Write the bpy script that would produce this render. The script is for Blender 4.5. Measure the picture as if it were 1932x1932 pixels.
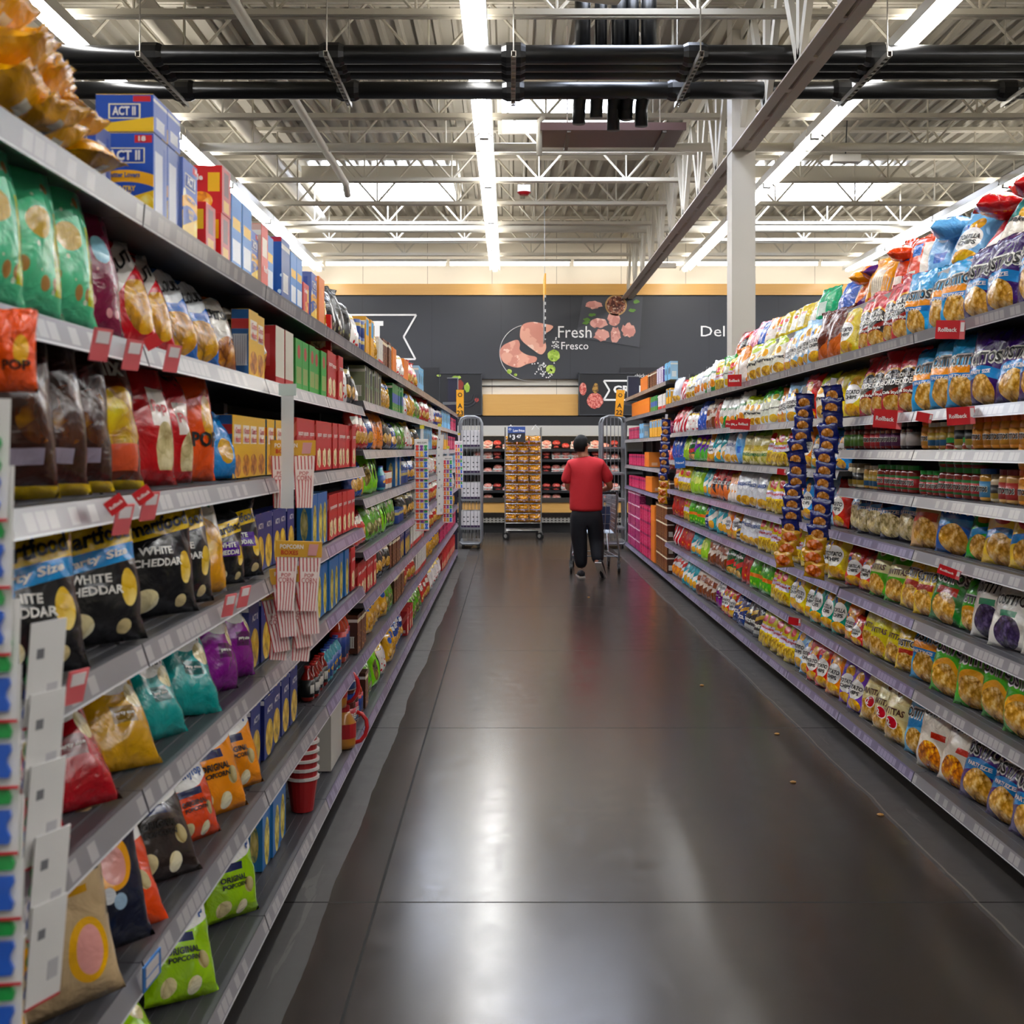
import bpy, bmesh, math, random
from mathutils import Vector, Matrix, noise
random.seed(7)
R = math.radians
for o in list(bpy.data.objects): bpy.data.objects.remove(o, do_unlink=True)
SC = bpy.context.scene
COL = SC.collection

# ------------------------------------------------------------------ camera, world, lights, exposure
F = 2200.0; VX, VY = 962.0, 848.0; EYE = 1.6
cd = bpy.data.cameras.new('camera'); cam = bpy.data.objects.new('camera', cd); COL.objects.link(cam)
cam.location = (0, 0, EYE); cam.rotation_euler = (R(90), 0, 0)
cd.sensor_width = 36; cd.lens = 36 * F / 1932
cd.shift_x = (966 - VX) / 1932; cd.shift_y = -(966 - VY) / 1932
cd.clip_start = 0.05; cd.clip_end = 200
cd.dof.use_dof = True; cd.dof.focus_distance = 8.0; cd.dof.aperture_fstop = 6.3
SC.camera = cam
w = bpy.data.worlds.new('world'); SC.world = w; w.use_nodes = True
w.node_tree.nodes['Background'].inputs[0].default_value = (0.8, 0.9, 1, 1)
w.node_tree.nodes['Background'].inputs[1].default_value = 0.05
TUBE = 34.0; SKY = 18.0; UP = 13.0
SC.view_settings.view_transform = 'Standard'; SC.view_settings.look = 'None'
SC.view_settings.exposure = 0.33; SC.view_settings.gamma = 1.0
SC.view_settings.use_curve_mapping = False

# ------------------------------------------------------------------ helpers
def hx(c):
    if not isinstance(c, str): return (c[0], c[1], c[2], 1)
    v = [int(c[i:i+2], 16) / 255 for i in (0, 2, 4)]
    return tuple([x / 12.92 if x < .04045 else ((x + .055) / 1.055) ** 2.4 for x in v] + [1])
def px(x, y, Y): return ((x - VX) * Y / F, Y, EYE - (y - VY) * Y / F)
MATS = {}
def mat(c, rough=.5, metal=0, key=None, emit=0, coat=0, spec=.5, alpha=1, trans=0):
    k = key or (c, rough, metal, emit, coat, spec, alpha, trans)
    if k in MATS: return MATS[k]
    m = bpy.data.materials.new('paint'); m.use_nodes = True
    b = m.node_tree.nodes['Principled BSDF']; i = b.inputs
    i['Base Color'].default_value = hx(c); i['Roughness'].default_value = rough; i['Metallic'].default_value = metal
    i['Coat Weight'].default_value = coat; i['Specular IOR Level'].default_value = spec
    i['Alpha'].default_value = alpha; i['Transmission Weight'].default_value = trans
    if emit: i['Emission Color'].default_value = hx(c); i['Emission Strength'].default_value = emit
    MATS[k] = m; return m

class Art:
    """a small painter on nodes: u runs -1..1 across, v runs 0..1 up"""
    def __init__(s, name, rough=.3, bump=.25, bscale=14, coat=.3, metal=0, coords='UV', aspect=1.4):
        s.m = bpy.data.materials.new(name); s.m.use_nodes = True; s.nt = s.m.node_tree; s.N = s.nt.nodes; s.L = s.nt.links
        s.b = s.N['Principled BSDF']; s.asp = aspect
        s.b.inputs['Roughness'].default_value = rough; s.b.inputs['Coat Weight'].default_value = coat
        s.b.inputs['Metallic'].default_value = metal; s.b.inputs['Coat Roughness'].default_value = .15
        tc = s.N.new('ShaderNodeTexCoord'); s.tc = tc
        se = s.N.new('ShaderNodeSeparateXYZ'); s.L.new(tc.outputs[coords], se.inputs[0])
        s.ru = se.outputs[0]; s.v = se.outputs[1]; s.z = se.outputs[2]
        s.u = s.ma('MULTIPLY_ADD', s.ru, 2, -1)
        s.col = None
        if bump:
            n = s.N.new('ShaderNodeTexNoise'); n.inputs['Scale'].default_value = bscale; n.inputs['Detail'].default_value = 3
            s.L.new(tc.outputs['Object'], n.inputs['Vector'])
            bm = s.N.new('ShaderNodeBump'); bm.inputs['Strength'].default_value = bump; bm.inputs['Distance'].default_value = .02; n.inputs['Distortion'].default_value = .7
            s.L.new(n.outputs[0], bm.inputs['Height']); s.L.new(bm.outputs[0], s.b.inputs['Normal'])
    def ma(s, op, a, b=0, c=0):
        n = s.N.new('ShaderNodeMath'); n.operation = op
        for i, x in enumerate((a, b, c)):
            if isinstance(x, (int, float)): n.inputs[i].default_value = x
            else: s.L.new(x, n.inputs[i])
        return n.outputs[0]
    def over(s, mask, c):
        n = s.N.new('ShaderNodeMix'); n.data_type = 'RGBA'
        if isinstance(mask, (int, float)): n.inputs[0].default_value = mask
        else: s.L.new(mask, n.inputs[0])
        for idx, x in ((6, s.col), (7, c)):
            if hasattr(x, 'links'): s.L.new(x, n.inputs[idx])
            else: n.inputs[idx].default_value = hx(x)
        s.col = n.outputs[2]
    def bg(s, c): s.col = c
    def rng(s, x, a, b): return s.ma('MULTIPLY', s.ma('GREATER_THAN', x, a), s.ma('LESS_THAN', x, b))
    def rect(s, u0, u1, v0, v1, c): s.over(s.ma('MULTIPLY', s.rng(s.u, u0, u1), s.rng(s.v, v0, v1)), c)
    def band(s, v0, v1, c, slope=0, curve=0):
        y = s.ma('MULTIPLY_ADD', s.u, -slope, s.v)
        if curve: y = s.ma('MULTIPLY_ADD', s.ma('MULTIPLY', s.u, s.u), -curve, y)
        s.over(s.rng(y, v0, v1), c)
    def emask(s, cu, cv, ru, rv, wob=0):
        a = s.ma('MULTIPLY_ADD', s.u, 1 / ru, -cu / ru); b = s.ma('MULTIPLY_ADD', s.v, 1 / rv, -cv / rv)
        d = s.ma('ADD', s.ma('MULTIPLY', a, a), s.ma('MULTIPLY', b, b))
        return s.ma('LESS_THAN', d, 1)
    def ell(s, cu, cv, ru, rv, c): s.over(s.emask(cu, cv, ru, rv), c)
    def sc(s, k):
        mp = s.N.new('ShaderNodeMapping'); s.L.new(s.tc.outputs['UV'], mp.inputs[0])
        mp.inputs['Scale'].default_value = (k, k * s.asp, k); return mp.outputs[0]
    def chipcol(s, k=7, cols=('6b3d12', 'd79a45', 'f1cf86')):
        nz = s.N.new('ShaderNodeTexNoise'); src = s.sc(k); s.L.new(src, nz.inputs['Vector']); nz.inputs['Scale'].default_value = .9; nz.inputs['Detail'].default_value = 2
        va = s.N.new('ShaderNodeVectorMath'); va.operation = 'MULTIPLY_ADD'; s.L.new(nz.outputs[1], va.inputs[0]); va.inputs[1].default_value = (1.6, 1.6, 1.6); s.L.new(src, va.inputs[2])
        v = s.N.new('ShaderNodeTexVoronoi'); s.L.new(va.outputs[0], v.inputs['Vector']); v.inputs['Scale'].default_value = .8
        sp = s.N.new('ShaderNodeSeparateXYZ'); s.L.new(v.outputs['Color'], sp.inputs[0])
        h = s.ma('MULTIPLY_ADD', v.outputs['Distance'], .75, s.ma('MULTIPLY', sp.outputs[0], .42))
        r = s.N.new('ShaderNodeValToRGB'); s.L.new(h, r.inputs[0])
        e = r.color_ramp.elements; e[0].color = hx(cols[2]); e[0].position = .15; e[1].color = hx(cols[0]); e[1].position = .95
        q = e.new(.55); q.color = hx(cols[1]); return r.outputs[0]
    def chips(s, cu, cv, ru, rv, k=7, cols=('6b3d12', 'd79a45', 'f1cf86'), rim=None):
        if rim: s.ell(cu, cv, ru * 1.08, rv * 1.08, rim)
        s.over(s.emask(cu, cv, ru, rv), s.chipcol(k, cols))
    def spots(s, k, thr, c, v0=0, v1=1):
        v = s.N.new('ShaderNodeTexVoronoi'); s.L.new(s.sc(k), v.inputs['Vector']); v.inputs['Scale'].default_value = 1
        m = s.ma('LESS_THAN', v.outputs['Distance'], thr)
        s.over(s.ma('MULTIPLY', m, s.rng(s.v, v0, v1)), c)
    def stripes(s, n, duty, c, v0=0, v1=1):
        f = s.ma('FRACT', s.ma('MULTIPLY', s.ru, n)); s.over(s.ma('MULTIPLY', s.ma('LESS_THAN', f, duty), s.rng(s.v, v0, v1)), c)
    def done(s):
        if hasattr(s.col, 'links'): s.L.new(s.col, s.b.inputs['Base Color'])
        else: s.b.inputs['Base Color'].default_value = hx(s.col)
        return s.m
ARTN = {'b': 'band', 'e': 'ell', 'c': 'chips', 'r': 'rect', 's': 'spots', 't': 'stripes'}
def paint(a, bgc, layers, sat=0):
    a.bg(bgc)
    for l in layers:
        kw = {}
        args = list(l[1:])
        if args and isinstance(args[-1], dict): kw = args.pop()
        getattr(a, ARTN[l[0]])(*args, **kw)
    if sat:
        h = a.N.new('ShaderNodeHueSaturation'); h.inputs['Saturation'].default_value = 1.22; h.inputs['Value'].default_value = 1.18
        if hasattr(a.col, 'links'): a.L.new(a.col, h.inputs['Color'])
        else: h.inputs['Color'].default_value = hx(a.col)
        a.col = h.outputs[0]
    return a.done()

class MB:
    def __init__(s): s.v = []; s.f = []; s.m = []; s.uv = []
    def face(s, ids, mi=0, uv=None): s.f.append(tuple(ids)); s.m.append(mi); s.uv.append(uv)
    def box(s, x0, x1, y0, y1, z0, z1, mi=0, rot=None):
        b = len(s.v); P = [(x, y, z) for z in (z0, z1) for y in (y0, y1) for x in (x0, x1)]
        if rot: P = [tuple(rot @ Vector(p)) for p in P]
        s.v += P
        for q in ((0, 2, 3, 1), (4, 5, 7, 6), (0, 1, 5, 4), (2, 6, 7, 3), (1, 3, 7, 5), (0, 4, 6, 2)):
            s.face([b + i for i in q], mi, [(0, 0), (1, 0), (1, 1), (0, 1)])
        return s
    def beam(s, p, q, w, h, mi=0, up=(0, 0, 1)):
        p, q = Vector(p), Vector(q); d = q - p; L = d.length
        if L < 1e-6: return s
        d.normalize(); u = Vector(up)
        if abs(d.dot(u)) > .99: u = Vector((0, 1, 0))
        x = d.cross(u).normalized(); z = x.cross(d); b = len(s.v)
        for t in (p, q):
            for i, j in ((-1, -1), (1, -1), (1, 1), (-1, 1)): s.v.append(tuple(t + x * w / 2 * i + z * h / 2 * j))
        for qf in ((0, 1, 2, 3), (7, 6, 5, 4), (0, 4, 5, 1), (1, 5, 6, 2), (2, 6, 7, 3), (3, 7, 4, 0)): s.face([b + i for i in qf], mi)
        return s
    def tube(s, pts, r, n=8, mi=0, caps=True):
        pts = [Vector(p) for p in pts]; rs = r if isinstance(r, (list, tuple)) else [r] * len(pts); b = len(s.v)
        prev = None
        for i, p in enumerate(pts):
            d = (pts[min(i + 1, len(pts) - 1)] - pts[max(i - 1, 0)])
            d = d.normalized() if d.length > 1e-9 else Vector((0, 0, 1))
            if prev is None:
                a = Vector((0, 0, 1)) if abs(d.z) < .9 else Vector((1, 0, 0)); x = d.cross(a).normalized()
            else:
                x = (prev - d * prev.dot(d)); x = x.normalized() if x.length > 1e-6 else prev
            prev = x; y = d.cross(x)
            for k in range(n):
                t = 2 * math.pi * k / n; s.v.append(tuple(p + (x * math.cos(t) + y * math.sin(t)) * rs[i]))
        for i in range(len(pts) - 1):
            for k in range(n):
                a = b + i * n + k; c = b + i * n + (k + 1) % n; s.face((a, c, c + n, a + n), mi)
        if caps: s.face([b + k for k in range(n)][::-1], mi); s.face([b + (len(pts) - 1) * n + k for k in range(n)], mi)
        return s
    def lathe(s, prof, n=16, mi=0, c=(0, 0, 0), uvv=True):
        b = len(s.v); z0 = prof[0][1]; zz = max(1e-6, prof[-1][1] - z0)
        for r, z in prof:
            for k in range(n):
                t = 2 * math.pi * k / n; s.v.append((c[0] + r * math.sin(t), c[1] - r * math.cos(t), c[2] + z))
        for i in range(len(prof) - 1):
            for k in range(n):
                a = b + i * n + k; c2 = b + i * n + (k + 1) % n
                u0 = (k / n + .5) % 1; u1 = u0 + 1 / n; v0 = (prof[i][1] - z0) / zz; v1 = (prof[i + 1][1] - z0) / zz
                s.face((a, c2, c2 + n, a + n), mi, [(u0, v0), (u1, v0), (u1, v1), (u0, v1)])
        s.face([b + k for k in range(n)][::-1], mi); s.face([b + (len(prof) - 1) * n + k for k in range(n)], mi)
        return s
    def poly(s, pts, mi=0):
        b = len(s.v); s.v += [tuple(p) for p in pts]; s.face(range(b, b + len(pts)), mi); return s
    def slab(s, pts2, axis_y, th, mi=0):
        """outline in x,z given thickness along y (front at axis_y)"""
        n = len(pts2); b = len(s.v)
        s.v += [(x, axis_y, z) for x, z in pts2] + [(x, axis_y + th, z) for x, z in pts2]
        s.face(range(b, b + n), mi); s.face([b + n + i for i in range(n)][::-1], mi)
        for i in range(n): j = (i + 1) % n; s.face((b + i, b + n + i, b + n + j, b + j), mi)
        return s
    def mesh(s, name, mats, smooth=False, bevel=0):
        me = bpy.data.meshes.new(name); me.from_pydata(s.v, [], s.f)
        for m in mats: me.materials.append(m)
        me.polygons.foreach_set('material_index', s.m)
        if any(u for u in s.uv):
            ul = me.uv_layers.new(name='UVMap').data; k = 0
            for p, u in zip(me.polygons, s.uv):
                for i in range(p.loop_total):
                    ul[p.loop_start + i].uv = u[i] if u and i < len(u) else (0, 0)
        if smooth: me.polygons.foreach_set('use_smooth', [True] * len(me.polygons))
        if bevel:
            bm = bmesh.new(); bm.from_mesh(me); bmesh.ops.bevel(bm, geom=bm.edges[:], offset=bevel, segments=1, affect='EDGES'); bm.to_mesh(me); bm.free()
        me.update(); return me
    def build(s, name, mats, parent=None, smooth=False, bevel=0, loc=None):
        if not isinstance(mats, (list, tuple)): mats = [mats]
        return ob(name, s.mesh(name, mats, smooth, bevel), parent, loc)
def ob(name, me, parent=None, loc=None):
    o = bpy.data.objects.new(name, me); COL.objects.link(o)
    if parent: o.parent = parent
    if loc: o.location = loc
    return o
def empty(name, loc=(0, 0, 0), rz=0):
    o = bpy.data.objects.new(name, None); COL.objects.link(o); o.location = loc; o.rotation_euler = (0, 0, rz); o.empty_display_size = .1; return o
def tag(o, label=None, cat=None, group=None, kind=None):
    if label: o['label'] = label
    if cat: o['category'] = cat
    if group: o['group'] = group
    if kind: o['kind'] = kind
    return o
def copytree(o, parent=None):
    c = o.copy(); COL.objects.link(c)
    if parent: c.parent = parent
    for ch in o.children: copytree(ch, c)
    return c
# ---- lettering
TX = {}
def textdata(s, bold=0., shear=0., cuts=0):
    k = (s, bold, shear, cuts)
    if k in TX: return TX[k]
    cu = bpy.data.curves.new('t', 'FONT'); cu.body = s; cu.size = 1; cu.offset = bold; cu.shear = shear; cu.resolution_u = 2
    o = bpy.data.objects.new('t', cu); COL.objects.link(o)
    me = bpy.data.meshes.new_from_object(o); bpy.data.objects.remove(o); bpy.data.curves.remove(cu)
    bm = bmesh.new(); bm.from_mesh(me); bpy.data.meshes.remove(me)
    xs = [v.co.x for v in bm.verts]; ys = [v.co.y for v in bm.verts]
    x0, x1, y0, y1 = min(xs), max(xs), min(ys), max(ys)
    for i in range(1, cuts):
        x = x0 + (x1 - x0) * i / cuts
        bmesh.ops.bisect_plane(bm, geom=bm.verts[:] + bm.edges[:] + bm.faces[:], plane_co=(x, 0, 0), plane_no=(1, 0, 0))
    bm.verts.ensure_lookup_table(); bm.verts.index_update()
    V = [((v.co.x - x0) / (x1 - x0) - .5, (v.co.y - y0) / (y1 - y0) - .5) for v in bm.verts]
    Fc = [tuple(v.index for v in f.verts) for f in bm.faces]; bm.free()
    TX[k] = (V, Fc, (x1 - x0) / (y1 - y0)); return TX[k]
def wraptext(mb, surf, s, cu, cv, wu, hv, mi, off=.0012, bold=0, shear=0, slope=0, cuts=6):
    V, Fc, _ = textdata(s, bold, shear, cuts); b = len(mb.v)
    for x, y in V:
        u = cu + x * wu; v = cv + y * hv + slope * x
        p = Vector(surf(u, v)); e = .01
        n = (Vector(surf(u + e, v)) - Vector(surf(u - e, v))).cross(Vector(surf(u, v + e)) - Vector(surf(u, v - e)))
        n.normalize(); mb.v.append(tuple(p + n * off))
    for f in Fc: mb.face([b + i for i in f], mi)
def flattext(s, h, m, parent=None, loc=(0, 0, 0), rot=(R(90), 0, 0), width=None, bold=0, depth=.002, name='lettering', align=0, outline=None):
    mb = MB()
    V, Fc, asp = textdata(s, bold); W = width or h * asp
    b = 0
    for x, y in V: mb.v.append((x * W + align * W / 2, y * h, depth))
    for f in Fc: mb.face(f)
    o = mb.build(name, m, parent, loc=loc); o.rotation_euler = rot; return o

def texts(mb, surf, tl):
    """tl: (string, u, v, width_u, height_v, colour index, outline index or None, slope)"""
    for t in tl:
        s, u, v, wu, hv, c = t[:6]; out = t[6] if len(t) > 6 else None; sl = t[7] if len(t) > 7 else 0
        if out is not None:
            wraptext(mb, surf, s, u, v, wu * 1.08, hv * 1.34, out, off=.0016, bold=.085, slope=sl)
        wraptext(mb, surf, s, u, v, wu, hv, c, off=.0030, bold=.032, slope=sl)
INK = {}
def inks(*cs): return [mat(c, .35) for c in cs]
PAL = inks('111111', 'f4f1ea', 'c8202c', '1d4f9c', '5a2d14', 'f2c230', '1f7a3a', '3aa0d8', 'e06a1c')
K_, W_, RD, BL, BR, YE, GR, LB, OR = range(9)

# ------------------------------------------------------------------ product makers
def bagfn(W, H, D, seed):
    rn = random.Random(seed); s1, s2 = rn.uniform(0, 50), rn.uniform(0, 50); flop = rn.uniform(-.5, .9); asym = rn.uniform(-.12, .12)
    def S(u, v, side=-1):
        vv = min(max((v - .035) / .92, 0), 1)
        uu = min(abs(u), 1)
        e = max(1 - uu ** 2.6, 0) ** .55; f = max(math.sin(math.pi * vv ** .82), 0) ** .5
        t = D / 2 * e * f * (1 + .3 * noise.noise(Vector((u * 1.6 + s1, v * 3.2, side * 3.))))
        hw = W / 2 * (1 - .09 * f + .03 * noise.noise(Vector((s2, v * 5, u))))
        q = math.exp(-(v / .16) ** 2) + math.exp(-((1 - v) / .2) ** 2)
        wr = .007 * noise.noise(Vector((u * 7 + s1, s2, v * 2.5))) * q * (1 if 0 < vv < 1 else .5)
        cr = .0045 * noise.noise(Vector((u * 5 + s2, v * 9, side * 9 + s1))) * f
        y = side * t + wr + cr
        if v > .86: y += (v - .86) ** 1.5 * flop * .9 * (1 + .5 * noise.noise(Vector((u * 2, s1, 0))))
        z = H * v + .012 * noise.noise(Vector((u * 2.2, s1, v))) * (v > .9)
        return (u * hw + asym * .12 * (v ** 2) * W, y, z)
    return S
def bagmesh(W, H, D, seed, m, nu=16, nv=22):
    S = bagfn(W, H, D, seed); mb = MB()
    for side in (-1, 1):
        b = len(mb.v)
        for j in range(nv + 1):
            for i in range(nu + 1):
                mb.v.append(S(-1 + 2 * i / nu, j / nv, side))
        for j in range(nv):
            for i in range(nu):
                a = b + j * (nu + 1) + i; q = (a, a + 1, a + nu + 2, a + nu + 1)
                uv = [(i / nu, j / nv), ((i + 1) / nu, j / nv), ((i + 1) / nu, (j + 1) / nv), (i / nu, (j + 1) / nv)]
                if side > 0: q = q[::-1]; uv = uv[::-1]
                mb.face(q, 0, uv)
    me = mb.mesh('bag', [m], smooth=True)
    bm = bmesh.new(); bm.from_mesh(me); bmesh.ops.remove_doubles(bm, verts=bm.verts[:], dist=.0004); bm.to_mesh(me); bm.free()
    return me, S
DES = {}; PROTO = {}
def design(code, kind, name, desc, dims, bg, layers, tl=(), **kw): DES[code] = dict(kind=kind, name=name, desc=desc, dims=dims, bg=bg, layers=layers, tl=tl, **kw)
def proto(code, var):
    k = (code, var)
    if k in PROTO: return PROTO[k]
    d = DES[code]; W, H, D = d['dims']
    if 'm' not in d:
        if d['kind'] == 'bag': a = Art(d['name'], .25, .8, 13, .5, aspect=H / W)
        elif d['kind'] == 'box': a = Art(d['name'], .42, 0, coat=.1, aspect=H / W)
        else: a = Art(d['name'], .3, 0, coat=.4, aspect=1)
        d['m'] = paint(a, d['bg'], d['layers'], 1)
    m = d['m']; root = None; surf = None
    if d['kind'] == 'bag':
        me, surf = bagmesh(W, H, D, hash_(code) + var * 17, m)
        root = bpy.data.objects.new(d['name'], me)
    elif d['kind'] == 'box':
        mb = MB(); x, y = W / 2, D / 2
        mb.v = [(-x, -y, 0), (x, -y, 0), (x, y, 0), (-x, y, 0), (-x, -y, H), (x, -y, H), (x, y, H), (-x, y, H)]
        Q = [(0, 0), (1, 0), (1, 1), (0, 1)]
        for q, mi in (((0, 1, 5, 4), 0), ((1, 2, 6, 5), 1), ((2, 3, 7, 6), 0), ((3, 0, 4, 7), 1), ((4, 5, 6, 7), 2), ((3, 2, 1, 0), 2)): mb.face(q, mi, Q)
        if 'sm' not in d:
            sd = d.get('side', d['bg']); a = Art('carton_side', .42, 0, coat=.1)
            sl = d.get('sl', [('r', -.6, .6, .15, .45, 'e9e6dd'), ('t', 9, .25, sd, .17, .43), ('b', .82, .9, 'e9e6dd')])
            d['sm'] = paint(a, sd, sl)
        root = bpy.data.objects.new(d['name'], mb.mesh('box', [m, d['sm'], mat(d.get('side', d['bg']), .42)], bevel=.0012))
        surf = lambda u, v: (u * x, -y, v * H)
    elif d['kind'] in ('jar', 'can', 'bottle'):
        r = W / 2; mb = MB()
        if d['kind'] == 'jar': prof = [(r * .82, 0), (r * .98, .006), (r, .02), (r, H * .72), (r * .93, H * .8), (r * .8, H * .85), (r * .8, H * .99)]
        elif d['kind'] == 'can': prof = [(r * .95, 0), (r, .004), (r, H * .97), (r * .95, H)]
        else: prof = [(r * .85, 0), (r, .01), (r, H * .6), (r * .8, H * .72), (r * .42, H * .84), (r * .38, H * .99)]
        mb.lathe(prof, 16)
        root = bpy.data.objects.new(d['name'], mb.mesh('jar', [mat(d['bg'], .12, coat=.6) if d['kind'] != 'can' else m], smooth=True))
        v0, v1 = d.get('lab', (.12, .62)); rr = r * 1.012
        if d['kind'] != 'can':
            lb = MB(); lb.lathe([(rr, H * v0), (rr, H * v1)], 16)
            lo = bpy.data.objects.new('paper_label', lb.mesh('label', [m], smooth=True)); lo.parent = root
        lid = MB(); lz = H * .84 if d['kind'] == 'jar' else H * .95
        lr = r * .88 if d['kind'] == 'jar' else (r * .98 if d['kind'] == 'can' else r * .46)
        lid.lathe([(lr, lz), (lr * 1.02, lz + .002), (lr * 1.02, H * 1.0), (lr * .94, H * 1.012)], 16)
        li = bpy.data.objects.new('lid', lid.mesh('lid', [mat(d.get('lid', 'b02020'), .35)], smooth=False)); li.parent = root
        hh = H * (v1 - v0)
        surf = lambda u, v: (rr * math.sin(u * 1.4), -rr * math.cos(u * 1.4), H * v0 + v * hh)
    if d['tl'] and surf:
        tb = MB(); texts(tb, surf, d['tl'])
        to = bpy.data.objects.new('printed_lettering', tb.mesh('lettering', PAL)); to.parent = root
    PROTO[k] = root; return root
def hash_(s):
    h = 0
    for c in s: h = (h * 31 + ord(c)) % 99991
    return h
REG = []
CATS = {'tortilla_chip_bag': 'chip bag', 'potato_chip_bag': 'chip bag', 'snack_bag': 'snack bag', 'popcorn_bag': 'popcorn bag', 'nut_pouch': 'nut pouch'}
def put(code, x, y, z, rz=0, lean=0, roll=0, sc=1, where='', row='', letters=True, group=None):
    d = DES[code]; nv = 3 if d['kind'] == 'bag' else 1
    p = proto(code, random.randrange(nv)); c = p.copy(); COL.objects.link(c)
    for ch in p.children:
        if ch.name.startswith('printed') and not letters: continue
        q = ch.copy(); COL.objects.link(q); q.parent = c
    c.location = (x, y, z); c.rotation_euler = (-lean, roll, rz); c.scale = (sc, sc, sc)
    REG.append((c, code, where, row, group)); return c

# ------------------------------------------------------------------ the building
CEIL = 6.05; YB = 23.3
def struct(name, o): o.name = name; o['kind'] = 'structure'; return o
# floor: polished dark concrete, dull strips along the shelving, saw-cut joints
a = Art('polished_concrete', .2, 0, coat=0, coords='Object')
X, Y = a.ru, a.v
def noi(a, sc, det=4, stretch=(1, 1, 1), dist=0):
    mp = a.N.new('ShaderNodeMapping'); a.L.new(a.tc.outputs['Object'], mp.inputs[0]); mp.inputs['Scale'].default_value = stretch
    n = a.N.new('ShaderNodeTexNoise'); a.L.new(mp.outputs[0], n.inputs['Vector']); n.inputs['Scale'].default_value = sc; n.inputs['Detail'].default_value = det
    n.inputs['Distortion'].default_value = dist; return n.outputs[0]
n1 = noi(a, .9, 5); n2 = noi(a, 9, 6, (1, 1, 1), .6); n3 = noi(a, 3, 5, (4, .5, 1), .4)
edge = a.ma('MULTIPLY_ADD', n1, .08, X)
dull = a.ma('MAXIMUM', a.ma('GREATER_THAN', edge, 1.68), a.ma('LESS_THAN', edge, -.60))
a.bg('2a2521'); a.over(a.ma('MULTIPLY', n1, .7), '413a35'); a.over(a.ma('MULTIPLY', a.ma('GREATER_THAN', n2, .6), .22), '36312d')
a.over(a.ma('MULTIPLY', dull, .45), '2a2a2a')
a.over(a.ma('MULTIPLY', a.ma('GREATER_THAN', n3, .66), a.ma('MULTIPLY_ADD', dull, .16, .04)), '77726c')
jt = a.ma('LESS_THAN', a.ma('ABSOLUTE', a.ma('ADD', X, .47)), .005)
jy = a.ma('LESS_THAN', a.ma('ABSOLUTE', a.ma('SUBTRACT', a.ma('FRACT', a.ma('MULTIPLY_ADD', Y, 1 / 2.58, -1.597 + 1.5)), .5)), .0019)
jm = a.ma('MAXIMUM', jt, jy); a.over(jm, '060504')
a.over(a.rng(a.ma('ABSOLUTE', a.ma('SUBTRACT', edge, 1.70)), -1, .004), '6a645c')
rg = a.ma('MULTIPLY_ADD', n2, .12, .16); rg = a.ma('MULTIPLY_ADD', dull, .22, rg); rg = a.ma('MULTIPLY_ADD', a.ma('GREATER_THAN', n3, .6), .02, rg); rg = a.ma('MULTIPLY_ADD', jm, .6, rg)
a.L.new(rg, a.b.inputs['Roughness']); a.b.inputs['Specular IOR Level'].default_value = .55
floor_m = a.done()
o = MB().box(-14, 14, -6, YB + .5, -.1, 0).build('floor', floor_m); struct('floor', o)
# walls
wall_m = Art('painted_panel', .6, 0, coat=0, coords='Object'); wall_m.bg('d8d0c0')
wall_m.over(wall_m.ma('LESS_THAN', wall_m.ma('FRACT', wall_m.ma('MULTIPLY_ADD', wall_m.ru, 1 / 1.29, .28)), .008), '8f8778'); wm = wall_m.done()
struct('wall_back', MB().box(-14, 14, YB, YB + .2, 0, CEIL + .3).build('wall_back', wm))
plain = mat('d6cfc0', .7)
struct('wall_left', MB().box(-14.2, -14, -6, YB + .2, 0, CEIL + .3).build('w', plain))
struct('wall_right', MB().box(14, 14.2, -6, YB + .2, 0, CEIL + .3).build('w', plain))
struct('wall_front', MB().box(-14.2, 14.2, -6.2, -6, 0, CEIL + .3).build('w', plain))
# corrugated steel deck
deck = MB(); p = .2; n = int(28 / p); x = -14.0; prof = []
for i in range(n):
    prof += [(x, CEIL), (x + p * .22, CEIL), (x + p * .32, CEIL + .06), (x + p * .9, CEIL + .06)]; x += p
prof.append((14, CEIL)); b = 0
for xx, zz in prof: deck.v += [(xx, -6, zz), (xx, YB + .2, zz)]
for i in range(len(prof) - 1): deck.face((2 * i, 2 * i + 2, 2 * i + 3, 2 * i + 1))
struct('ceiling', deck.build('ceiling', mat('a39d8f', .6)))
STEEL = mat('c9c2b2', .5); STEELD = mat('d2c5ba', .5)
# yellow wood band, dark mural wall, trims
wood = Art('light_wood', .45, 0, coat=.2, coords='Object'); g = noi(wood, 3, 6, (.6, 1, 14), .6)
wood.bg('d0a055'); wood.over(wood.ma('MULTIPLY', g, .55), 'b98238'); wood_m = wood.done()
def wz(y, Y=YB - .1): return EYE - (y - VY) * Y / F
def wx(x, Y=YB - .1): return (x - VX) * Y / F
struct('trim_1', MB().box(-14, 14, YB - .14, YB, wz(557), wz(536)).build('t', wood_m))
dk = Art('charcoal_mural', .55, 0, coat=0, coords='Object'); dk.bg('35363a')
dk.over(dk.ma('LESS_THAN', dk.ma('FRACT', dk.ma('MULTIPLY_ADD', dk.ru, 1 / 1.38, .13)), .006), '26272a'); dk_m = dk.done()
struct('trim_2', MB().box(-14, 14, YB - .1, YB, wz(715), wz(557)).build('t', dk_m))
struct('trim_3', MB().box(-14, 14, YB - .06, YB, wz(800), wz(783)).build('t', mat('141315', .6)))
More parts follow.
